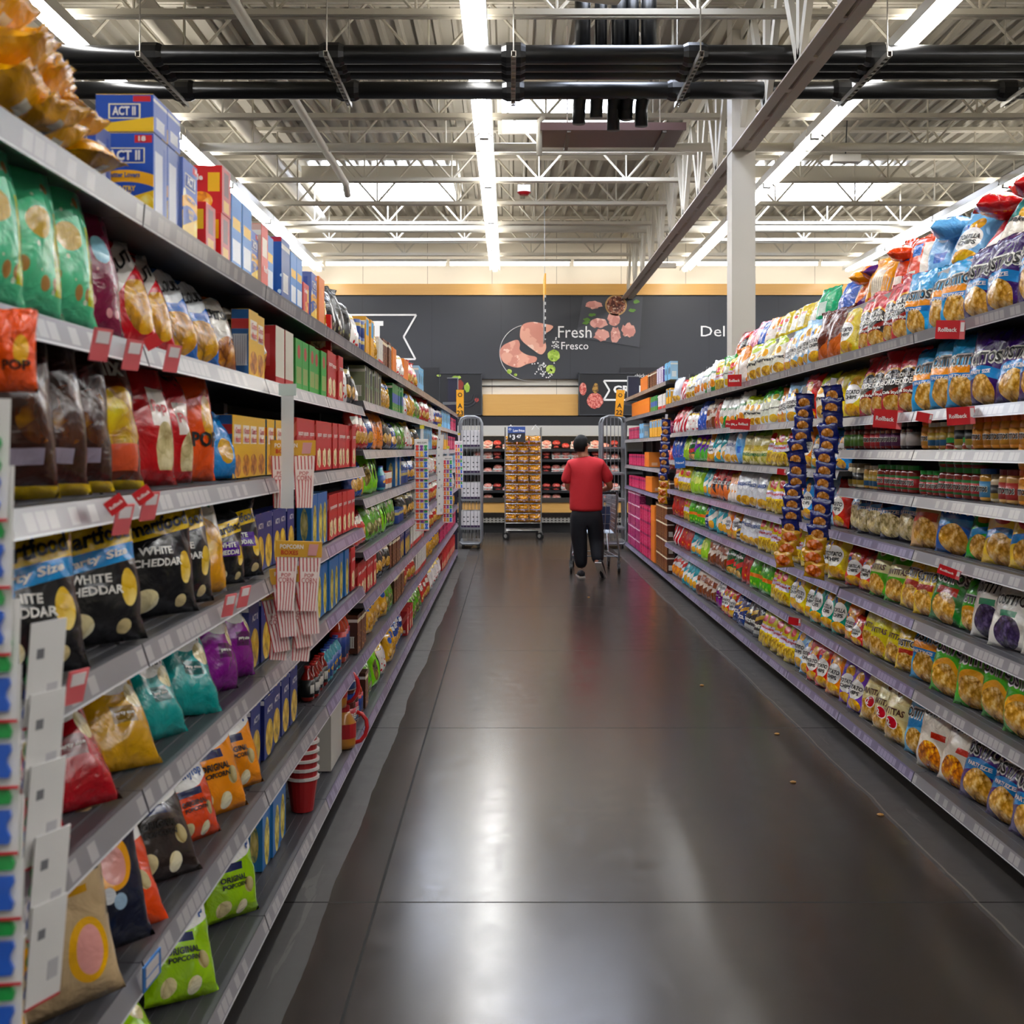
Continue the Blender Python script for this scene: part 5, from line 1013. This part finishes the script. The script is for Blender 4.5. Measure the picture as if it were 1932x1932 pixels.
flag(218, 952, 36, -1, RB, 'left one of two red flags under the brown bags', -35, price=False); flag(270, 934, 34, -1, RB, 'right one of two red flags under the brown bags', -35, price=False); flag(287, 645, 30, -1, '', 'red flag on the strip under the kettle corn bags', -30, price=False)
for i, (x, y, lab) in enumerate(((190, 645, 'pink price tag below the green kettle corn bag'), (250, 665, 'pink price tag below the maroon kettle corn bag'), (325, 672, 'pink price tag below the crunchy snack mix bags'), (232, 975, 'pink price tag under the left red flag'), (282, 950, 'pink price tag under the right red flag'), (432, 1138, 'left pink price tag under the white popcorn bag'), (460, 1122, 'right pink price tag under the white popcorn bag'), (143, 1290, 'large pink price tag below the black popcorn bags'))):
    a = .735; Y = YX(x, a); s = Y / F; z = EYE - (y - VY) * s; t = empty('price_tag', (-a, Y, z)); t.rotation_euler = (R(14), 0, R(70))
    MB().box(-.024, .024, -.003, 0, -.035, .025).build('ticket', PNK, t); MB().box(-.017, .017, -.004, -.003, -.002, .02).build('print', TAGW, t); tag(t, lab, 'price tag')
t = empty('price_tag', (-.735, YX(285, .735), EYE - (1830 - VY) * YX(285, .735) / F)); t.rotation_euler = (R(14), R(-20), R(70)); MB().box(-.03, .03, -.003, 0, -.035, .035).build('ticket', mat('2a78c8', .4), t); MB().box(-.022, .022, -.004, -.003, -.0, .028).build('print', TAGW, t); MB().box(-.022, .022, -.004, -.003, -.028, -.006).build('print', TAGW, t); tag(t, 'blue bordered price tag above the small lime popcorn bag', 'price tag')

# ------------------------------------------------------------------ clip strips
plain_('ntb', 'navy snack mix pouch', '1c2360', [('c', 0, .40, .62, .30, 6, {'cols': ('6a3a1a', 'b8845a', 'e0bc94')})], name='snack_pouch', dims=(.125, .098, .045)); plain_('ntg', 'golden peanut pouch', 'b8861c', [('c', 0, .5, .8, .34, 5, {'cols': ('7a2a14', 'c8785a', 'e0b09a')})], name='snack_pouch', dims=(.125, .098, .045))
CATS['snack_pouch'] = 'snack pouch'
def strand(a, x, ytop, ybot, n, dx, lab, ng, s=1.0):
    Y = YX(x, a); sc = Y / F; z0 = EYE - (ytop - VY) * sc; z1 = EYE - (ybot - VY) * sc
    t = empty('clip_strip', (a, Y, z0)); MB().beam((0, .01, .05), (-dx, .01, z1 - z0), .03, .003, up=(0, 1, 0)).build('plastic_band', mat('d8dade', .2), t); tag(t, lab, 'clip strip')
    for i in range(n):
        f = (i + .5) / n; z = z0 + (z1 - z0) * f
        put('ntb' if i < n - ng else 'ntg', a - dx * f + rnd.uniform(-.008, .008), Y - .03, z - .05, -math.pi / 2 + R(52 + rnd.uniform(-8, 8)), R(-12), R(rnd.uniform(-9, 9)), s, 'strip', 'hanging on the %s' % lab.split(' of ')[0])
strand(1.80, 1520, 745, 1065, 15, .13, 'left clip strip of snack pouches before the right shelving', 3); strand(1.80, 1574, 730, 1085, 15, .13, 'right clip strip of snack pouches before the right shelving', 3)
strand(1.76, 1258, 790, 950, 11, .05, 'distant clip strip of snack pouches near the right aisle end', 3)
CLP = [mat(c, .3, coat=.4) for c in ('d8222a', '7a2a9c', '16a04a', 'e86a1c', 'd8a81c', '1d5cc8')]
CARD = mat('e6e4e2', .4); CEDGE = mat('c81c30', .4)
def clipmesh():
    m_ = MB(); P = [(.011, .0), (.013, .008), (.008, .018), (.008, .024), (.013, .034), (.011, .042)]
    m_.slab([(x, z) for x, z in P] + [(-x, z) for x, z in P[::-1]], -.008, .008); return m_
def clipcard(near=True):
    t = empty('bag_clip_card'); MB().box(-.055, .055, -.001, .001, 0, .155).build('card', CARD, t); MB().box(-.055, .055, -.0018, .0012, -.003, .001).build('red_edge', CEDGE, t)
    for k in range(6):
        c_ = clipmesh().build('bag_clip', CLP[k], t); c_.location = (-.034 + .034 * (k % 3), -.0015, .062 if k < 3 else .012)
    MB().box(.01, .032, .001, .0016, .10, .115).build('barcode', mat('77777c', .5), t); MB().box(-.04, -.008, .001, .0016, .03, .06).build('back_print', mat('c2c0c4', .5), t)
    flattext('BAG CLIPS', .012, mat('3a3a3a', .5), t, (.005, -.0025, .125), depth=0, bold=.02)
    return t
cc = clipcard(); first = True
def cards(a, x, ytop, n, pitch, lab, turn=0, rz=0, dx=0, tab=True, sc=1):
    global first
    Y = YX(x, a); s = Y / F; z = EYE - (ytop - VY) * s
    t = empty('clip_strip', (-a, Y + .012, z)); MB().box(-.012, .012, 0, .002, -n * pitch, .10 if tab else -.1).build('plastic_band', mat('e2e4e6', .2), t)
    if tab: MB().box(-.018, .018, -.001, .003, .08, .11).build('yellow_tab', mat('d8cc3a', .4), t)
    tag(t, 'clip strip holding %s' % lab, 'clip strip')
    for i in range(n):
        q = cc if first else copytree(cc); first = False
        q.location = (-a + rnd.uniform(-.004, .004) + dx * i, Y - .004 * (n - i), z - .155 - i * pitch); q.rotation_euler = (R(-6), 0, R(rz) + turn); q.scale = (sc, 1, 1)
        tag(q, '%s bag clip card from the top on %s' % (ORD[i], lab), 'bag clip card', 'bag clip cards on %s' % lab)
cards(.69, -42, 752, 9, .086, 'the strand at the left picture edge', rz=8)
cards(.70, 84, 1165, 5, .105, 'the strand just behind the leftmost one', rz=66, turn=math.pi, tab=False, sc=.62)
cards(.70, 796, 828, 8, .082, 'the nearest far strand on the left', rz=10); cards(.70, 829, 820, 9, .08, 'the second far strand on the left', rz=60, turn=math.pi); cards(.70, 845, 860, 7, .1, 'the third far strand on the left', rz=10); cards(.70, 866, 832, 6, .1, 'the farthest strand on the left', rz=10)
# striped popcorn box packs on their plastic strip
sp = Art('striped_carton', .4, 0, coat=.3); sp.bg('fbeae4'); sp.stripes(6, .3, 'c8202e'); sp.rect(-.75, .75, .54, .74, 'fbeae4'); spm = sp.done()
hd = mat('dba52c', .4, coat=.3)
def boxpack():
    t = empty('popcorn_box_pack')
    for s in (-1, 1):
        m_ = MB(); x0, x1 = (-.072, -.002) if s < 0 else (.002, .072); g_ = .008
        b = len(m_.v); m_.v += [(x0 + g_, -.012, 0), (x1 - g_, -.012, 0), (x1, -.012, .17), (x0, -.012, .17), (x0 + g_, .0, 0), (x1 - g_, .0, 0), (x1, .0, .17), (x0, .0, .17)]
        UVq = [(0, 0), (1, 0), (1, 1), (0, 1)]
        for q in ((0, 1, 2, 3), (5, 4, 7, 6), (1, 5, 6, 2), (4, 0, 3, 7), (3, 2, 6, 7), (4, 5, 1, 0)): m_.face(q, 0, UVq)
        o = m_.build('striped_box', spm, t); o.scale = (1, 1, 1); flattext('CORN', .016, REDC, o, ((x0 + x1) / 2, -.0145, .098), width=.048, depth=0); flattext('POP', .012, REDC, o, ((x0 + x1) / 2, -.0145, .114), width=.03, depth=0)
    MB().box(-.075, .075, -.014, .002, .172, .222).build('header_card', hd, t)
    flattext('POPCORN', .014, WT2, t, (-.022, -.016, .205), width=.075, depth=0, bold=.02); flattext('BOXES', .014, REDC, t, (-.028, -.016, .186), width=.055, depth=0, bold=.02)
    MB().slab([(.03, .178), (.058, .178), (.064, .214), (.034, .214)], -.017, .002).build('pictured_box', mat('d89a9a', .4), t); return t
a = .715; Y = YX(545, a); s = Y / F
t = empty('clip_strip', (-(VX - 548) * s, Y - .05, EYE - (742 - VY) * s)); MB().box(-.02, .02, 0, .002, -.37, 0).build('plastic_band', mat('eef2f2', .15, alpha=.6), t); MB().box(-.028, .028, -.002, .004, -.01, .028).build('label_holder', mat('c8d8d4', .3), t); tag(t, 'clear plastic strip carrying the striped popcorn box packs', 'clip strip')
b0 = boxpack(); packs = [(553, 958, .06, 0, 'topmost striped popcorn box pack half hidden by the plastic strip'), (562, 1150, -.02, 2, 'front striped popcorn box pack with its yellow header in full view'), (568, 1196, .0, -6, 'striped popcorn box pack just below the front one'), (556, 1222, .02, -10, 'second lowest striped popcorn box pack of the strip'), (548, 1243, .035, 4, 'lowest striped popcorn box pack of the strip')]
for i, (x, yb, dy, rr, lab) in enumerate(packs):
    q = b0 if i == 0 else copytree(b0); yy = Y + dy; ss = yy / F
    q.location = (-(VX - x) * ss, yy - (.02 if i else .0), EYE - (yb - VY) * ss); q.rotation_euler = (0, R(rr), R(6)); q.scale = (.98, 1, 1.0 + .0 * i); tag(q, lab, 'popcorn box pack', 'striped popcorn box packs')

# ------------------------------------------------------------------ bargain items at the foot of the left shelving
t = empty('display_carton', (-.93, 5.28, .142)); m_ = MB().box(-.13, .12, 0, .34, 0, .26).build('carton_body', mat('c9c4bc', .6), t); MB().poly([(-.13, 0, .262), (.12, 0, .262), (.15, -.05, .32), (-.13, -.05, .33)]).build('flap', mat('d6d2ca', .6), t)
flattext('Corn', .03, mat('2a3a6a', .5), t, (-.06, -.002, .17), depth=0); tag(t, 'white corrugated display carton on the left base shelf', 'carton')
t = empty('popcorn_tub_stack', (-.84, 4.72, .142))
for k in range(6):
    m_ = MB().lathe([(.045, 0), (.062, .13), (.066, .13), (.066, .138), (.06, .138)], 20, c=(0, 0, k * .036)); c_ = m_.build('paper_tub', mat('a81c20', .4), t, smooth=False)
    MB().lathe([(.064, .128), (.069, .13), (.069, .14), (.062, .141)], 20, c=(0, 0, k * .036)).build('white_rim', mat('e6e2de', .4), c_)
tag(t, 'stack of nested red paper popcorn tubs with white rims', 'tubs')
for i, (x, y, z, lab) in enumerate(((-.82, 5.72, .142, 'lower red handled kernel jug at the left shelf foot'), (-.86, 5.70, .142 + .20, 'upper red handled kernel jug at the left shelf foot'))):
    t = empty('kernel_jug', (x, y, z)); MB().lathe([(.06, 0), (.065, .02), (.065, .12), (.04, .16), (.03, .18)], 18).build('jug_body', mat('b87a2a', .3, coat=.5), t, smooth=True); MB().lathe([(.066, .05), (.066, .12)], 18).build('paper_label', mat('a81c24', .4), t); MB().lathe([(.034, .175), (.034, .2)], 14).build('lid', mat('b01c24', .4), t)
    MB().tube([(.06 + .06 * math.sin(k * .5) * 1, -.0, .02 + .15 * (1 - math.cos(k * .523)) / 2) for k in range(7)], .01, 8).build('handle', mat('b0141c', .3), t, smooth=True); tag(t, lab, 'jug')
for i, (x, y) in enumerate(((1.30, 7.9), (1.5, 6.55), (1.36, 5.6), (1.62, 5.1), (.85, 12.6))):
    m_ = MB(); m_.lathe([(.012, 0), (.016, .004), (.006, .008)], 7); o = m_.build('floor_crumb', mat('b8863a', .6), loc=(x, y, .0005)); tag(o, '%s golden crumb from the far end lying on the concrete floor' % ['third', 'fourth', 'fifth', 'sixth', 'first'][i] if i != 4 else 'pale crumb on the floor near the shopper', 'crumb')

# ------------------------------------------------------------------ shopper
def skin(name, J, E, m, parent=None, root=0, sub=2, extra=None):
    names = list(J); idx = {n: i for i, n in enumerate(names)}
    me = bpy.data.meshes.new(name); me.from_pydata([J[n][0] for n in names], [(idx[a_], idx[b_]) for a_, b_ in E], [])
    o = ob(name, me); md = o.modifiers.new('s', 'SKIN'); md.use_smooth_shade = True
    for i, n in enumerate(names):
        r = J[n][1]; me.skin_vertices[0].data[i].radius = r if isinstance(r, tuple) else (r, r)
    me.skin_vertices[0].data[root].use_root = True
    sb = o.modifiers.new('d', 'SUBSURF'); sb.levels = sub; sb.render_levels = sub
    bpy.context.view_layer.update(); dg = bpy.context.evaluated_depsgraph_get()
    nm = bpy.data.meshes.new_from_object(o.evaluated_get(dg)); bpy.data.objects.remove(o)
    if extra:
        bm = bmesh.new(); bm.from_mesh(nm)
        for (c, r) in extra: bmesh.ops.create_icosphere(bm, subdivisions=2, radius=1, matrix=Matrix.Translation(c) @ Matrix.Diagonal((r[0], r[1], r[2], 1)))
        bm.to_mesh(nm); bm.free()
    nm.materials.clear(); nm.materials.append(m)
    nm.polygons.foreach_set('use_smooth', [True] * len(nm.polygons))
    return ob(name, nm, parent)
P0 = (.955, 14.62, 0)
pe = empty('person', P0); tag(pe, 'person in a red t-shirt and dark trousers pushing a shopping cart, seen from behind', 'person')
SKN = mat('9a5f42', .5); fa = R(-52); fd = Vector((math.sin(-fa), math.cos(fa), 0)); hc = Vector((-.06, .03, 1.655))
J = {'pel': ((0, 0, .90), (.10, .08)), 'waist': ((0, 0, 1.05), (.13, .10)), 'chest': ((0, .0, 1.28), (.15, .10)), 'neckb': ((-.02, .01, 1.46), .075), 'neck': ((-.038, .02, 1.53), .064), 'jaw': (tuple(hc + fd * .02 + Vector((0, 0, -.07))), (.068, .074)), 'skull': (tuple(hc), (.084, .096)), 'crown': (tuple(hc + Vector((0, 0, .07))), .068)}
E = [('pel', 'waist'), ('waist', 'chest'), ('chest', 'neckb'), ('neckb', 'neck'), ('neck', 'jaw'), ('jaw', 'skull'), ('skull', 'crown')]
HZ = 1.045; HY = .405
arms = {'r': [(.175, .0, 1.385), (.315, .02, 1.13), (.20, .32, 1.07)], 'l': [(-.175, .0, 1.385), (-.235, .03, 1.12), (-.06, .32, 1.07)]}
for s, (sh, el, wr) in arms.items():
    J[s + 'sh'] = (sh, .055); J[s + 'el'] = (el, .045); J[s + 'wr'] = (wr, .029)
    J[s + 'pa'] = ((wr[0] - (.015 if s == 'r' else -.015), wr[1] + .055, wr[2] + .005), (.035, .018)); E += [('chest', s + 'sh'), (s + 'sh', s + 'el'), (s + 'el', s + 'wr'), (s + 'wr', s + 'pa')]
    px_, py_, pz_ = J[s + 'pa'][0]
    for f in range(4):
        ox = (-.03 + .02 * f); l = (.9, 1, .96, .8)[f]
        J['%sf%da' % (s, f)] = ((px_ + ox, py_ + .035 * l, pz_ + .012), .0095); J['%sf%db' % (s, f)] = ((px_ + ox, py_ + .055 * l, pz_ - .012), .009); J['%sf%dc' % (s, f)] = ((px_ + ox, py_ + .035 * l, pz_ - .035), .008)
        E += [(s + 'pa', '%sf%da' % (s, f)), ('%sf%da' % (s, f), '%sf%db' % (s, f)), ('%sf%db' % (s, f), '%sf%dc' % (s, f))]
    d_ = -1 if s == 'r' else 1
    J[s + 't1'] = ((px_ + d_ * .036, py_ - .01, pz_ - .01), .011); J[s + 't2'] = ((px_ + d_ * .038, py_ + .02, pz_ - .03), .009); E += [(s + 'pa', s + 't1'), (s + 't1', s + 't2')]
legs = {'l': [(-.09, 0, .80), (-.075, .03, .46), (-.055, -.02, .10)], 'r': [(.09, 0, .80), (.125, .05, .46), (.13, -.16, .17)]}
for s, (h, k, an) in legs.items():
    J[s + 'h'] = (h, .085); J[s + 'k'] = (k, .055); J[s + 'a'] = (an, .04); E += [('pel', s + 'h'), (s + 'h', s + 'k'), (s + 'k', s + 'a')]
ear = hc + Vector((fd.y, -fd.x, 0)) * .078 * 1; ear2 = hc - Vector((fd.y, -fd.x, 0)) * .078
body = skin('body', J, E, SKN, pe, 0, 2, [(ear + Vector((0, 0, -.02)), (.014, .022, .032)), (ear2 + Vector((0, 0, -.02)), (.014, .022, .032)), (hc + fd * .098 + Vector((0, 0, -.025)), (.014, .014, .022)), (hc + fd * .085 + Vector((0, 0, -.065)), (.02, .02, .008))])
REDS = Art('red_cotton', .8, .25, 6, 0, coords='Object'); RED_ = RD; REDS.bg('b3141f'); rsm = REDS.done(); RD = RED_
shirt = skin('t_shirt', {'hem': ((.0, 0, .82), (.23, .165)), 'waist': ((0, 0, 1.04), (.225, .16)), 'chest': ((0, .0, 1.26), (.22, .145)), 'up': ((-.005, .0, 1.40), (.18, .105)), 'nb': ((-.022, .01, 1.505), (.078, .072)), 'rs': ((.18, .0, 1.40), .088), 're': ((.305, .02, 1.18), .082), 'ls': ((-.18, .0, 1.40), .088), 'le': ((-.262, .025, 1.16), .08)},
             [('hem', 'waist'), ('waist', 'chest'), ('chest', 'up'), ('up', 'nb'), ('up', 'rs'), ('rs', 're'), ('up', 'ls'), ('ls', 'le')], rsm, pe, 1)
NAVY = mat('0b0e18', .85)
tro = skin('trousers', {'top': ((0, 0, .93), (.17, .125)), 'pel': ((0, 0, .80), (.195, .148)), 'lh': ((-.10, 0, .70), .128), 'lk': ((-.08, .03, .44), .105), 'la': ((-.058, -.02, .10), .082), 'rh': ((.11, 0, .70), .128), 'rk': ((.135, .045, .44), .102), 'ra': ((.14, -.14, .18), .078)},
           [('top', 'pel'), ('pel', 'lh'), ('lh', 'lk'), ('lk', 'la'), ('pel', 'rh'), ('rh', 'rk'), ('rk', 'ra')], NAVY, pe, 1)
hair = bmesh.new(); bmesh.ops.create_uvsphere(hair, u_segments=24, v_segments=16, radius=1)
for v in list(hair.verts):
    p = v.co; face = p.x * fd.x + p.y * fd.y
    if (face > .35 and p.z < .55) or p.z < -.8 or (face > .1 and p.z < -.25): hair.verts.remove(v)
for v in hair.verts:
    q = v.co.copy(); n_ = 1 + .05 * noise.noise(q * 6); v.co = hc + Vector((q.x * .101 * n_, q.y * .108 * n_, q.z * .125 * n_ + .006))
hm = bpy.data.meshes.new('hair'); hair.to_mesh(hm); hair.free(); hm.polygons.foreach_set('use_smooth', [True] * len(hm.polygons)); hm.materials.append(mat('060505', .7, spec=.25)); ob('hair', hm, pe)
g = MB(); sd = Vector((fd.y, -fd.x, 0))
for s in (-1, 1):
    c_ = hc + fd * .095 + sd * .032 * s + Vector((0, 0, .0)); g.tube([tuple(c_ + sd * .022 * math.cos(k * .628) + Vector((0, 0, .017 * math.sin(k * .628)))) for k in range(11)], .0025, 5); g.tube([tuple(hc + fd * .095 + sd * .054 * s), tuple(hc + fd * .0 + sd * .082 * s)], .0028, 5)
g.build('glasses', mat('101010', .3), pe)
for s in (-1, 1):
    e_ = bmesh.new(); bmesh.ops.create_icosphere(e_, subdivisions=2, radius=.011, matrix=Matrix.Translation(hc + fd * .086 + sd * .031 * s)); em = bpy.data.meshes.new('eye'); e_.to_mesh(em); e_.free(); em.materials.append(mat('1a1210', .2)); ob('eye', em, pe)
for s, (x, y, z, pit, yw) in {'l': (-.058, -.045, .0, 0, 5), 'r': (.145, -.17, .16, 52, -28)}.items():
    t2 = MB(); t2.tube([(0, -.045, .045), (0, -.02, .05), (0, .06, .048), (0, .14, .034), (0, .20, .026), (0, .225, .022)], [.02, .042, .044, .042, .034, .015], 12)
    so = t2.build('shoe', mat('1a1a20', .6), pe, smooth=True); so.scale = (1, 1, .95)
    so2 = MB().slab([(-.045, 0), (-.045, .018), (.235, .018), (.235, .004), (.22, 0)], -.043, .086).build('sole', mat('b5b0aa', .6), so); so2.rotation_euler = (0, 0, R(90))
    so.location = (x, y, z); so.rotation_euler = (R(-pit), 0, R(yw))
# ------------------------------------------------------------------ shopping cart
CY = 15.02; CX = 1.10
ct = empty('shopping_cart', (CX, CY, 0)); tag(ct, 'grey wire shopping cart pushed by the person in red', 'shopping cart')
CM = mat('8f9498', .3, .7); CB = mat('1a1c20', .4)
MB().tube([(-.27, 0, 1.04), (.27, 0, 1.04)], .016, 10).build('handle', CB, ct, smooth=True)
bk = MB(); zb, z2 = .52, 1.0
def cp(u, v, w_): # u across, v along, w up
    hwid = (.29 - .05 * v) * (.86 + .14 * w_); return (u * hwid, .06 + v * .86 * (.9 + .1 * w_), zb + (z2 - zb) * w_ * (1 - .14 * v) + .05 * v)
for k in range(9):
    w_ = k / 8; bk.tube([cp(-1, 0, w_), cp(-1, 1, w_), cp(1, 1, w_), cp(1, 0, w_)], .0055 if k < 8 else .009, 5)
    if k % 2 == 0: bk.tube([cp(-1, 0, w_), cp(1, 0, w_)], .0035, 5)
for k in range(15):
    v = k / 14
    for s in (-1, 1): bk.tube([cp(s, v, 0), cp(s, v, 1)], .0045, 4)
    bk.tube([cp(-1, v, 0), cp(1, v, 0)], .0045, 4)
for k in range(9):
    u = -1 + k / 4; bk.tube([cp(u, 1, 0), cp(u, 1, 1)], .0045, 4); bk.tube([cp(u, 0, 0), cp(u, 0, 1)], .0045, 4); bk.tube([cp(u, 0, 0), cp(u, 1, 0)], .0045, 4)
bk.build('wire_basket', CM, ct)
for s in (-1, 1):
    MB().tube([(s * .27, 0, 1.04), (s * .285, .04, .98), (s * .27, .06, .55), (s * .31, .02, .3), (s * .31, .06, .16)], .013, 8).build('rear_leg', CM, ct, smooth=True)
    MB().tube([(s * .31, .06, .2), (s * .24, .85, .2), (s * .22, .85, .5)], .012, 8).build('side_rail', CM, ct, smooth=True)
    for y in (.06, .83):
        x = s * (.31 if y < .5 else .24); wh = MB().tube([(x - .014, y, .063), (x + .014, y, .063)], .062, 16).build('wheel', mat('202020', .5), ct); MB().box(x - .022, x + .022, y - .012, y + .012, .07, .17).build('fork', CM, wh); MB().tube([(x - .018, y, .063), (x + .018, y, .063)], .025, 10).build('hub', CM, wh)
lr = MB()
for k in range(7): lr.tube([(-.28 + .093 * k, .05, .22), (-.22 + .073 * k, .82, .22)], .004, 5)
lr.tube([(-.3, .05, .22), (.3, .05, .22)], .007, 6); lr.tube([(-.23, .82, .22), (.23, .82, .22)], .007, 6); lr.build('lower_rack', CM, ct)
MB().poly([(-.2, .09, .56), (.2, .09, .56), (.2, .12, .86), (-.2, .12, .86)]).build('child_seat', mat('2b3a5c', .5), ct)
for code, x, y, z, rz in (('bnb', .17, .45, .565, .3), ('lbb', .06, .6, .57, -.2), ('kgs', -.12, .5, .56, .4), ('wht', .16, .62, .57, 0)): put(code, CX + x, CY + y, z, rz, 0, 0, .9, 'cart', 'inside the shopping cart')

c = put('opo', -.735, 1.72, 1.685, math.radians(10), 0, 0, .34, 'left', 'hung at the picture edge above the clip cards')

# ------------------------------------------------------------------ labels of the stocked goods
CATS = {'tortilla_chip_bag': 'chip bag', 'potato_chip_bag': 'chip bag', 'snack_bag': 'snack bag', 'popcorn_bag': 'popcorn bag', 'nut_pouch': 'nut pouch'}
grp = {}
for o, code, where, row, g in REG: grp.setdefault((code, row), []).append(o)
def ordw(i):
    if i < 20: return ORD[i]
    return ['twenty-first', 'twenty-second', 'twenty-third', 'twenty-fourth', 'twenty-fifth', 'twenty-sixth', 'twenty-seventh', 'twenty-eighth', 'twenty-ninth', 'thirtieth', 'thirty-first', 'thirty-second', 'thirty-third', 'thirty-fourth', 'thirty-fifth', 'thirty-sixth'][min(i - 20, 15)]
for (code, row), os_ in grp.items():
    d = DES[code]; os_.sort(key=lambda o: (round(o.location.y, 2), o.location.z)); n = len(os_); rw = row.replace(',', '')
    for i, o in enumerate(os_):
        lab = '%s, %s' % (d['desc'], rw) if n == 1 else '%s %s, %s' % (ordw(i), d['desc'], rw)
        if n > 1 and i == 0: lab = 'nearest %s, %s' % (d['desc'], rw)
        ws = lab.split()
        if len(ws) > 16: lab = ' '.join(w for w in ws if w not in ('with', 'and', 'its', 'the'))
        o['label'] = lab; o['category'] = CATS.get(d['name'], d['name'].split('_')[-1] if d['name'].split('_')[-1] != 'carton' else 'carton')
        if n > 1: o['group'] = '%ss, %s' % (d['desc'], rw)
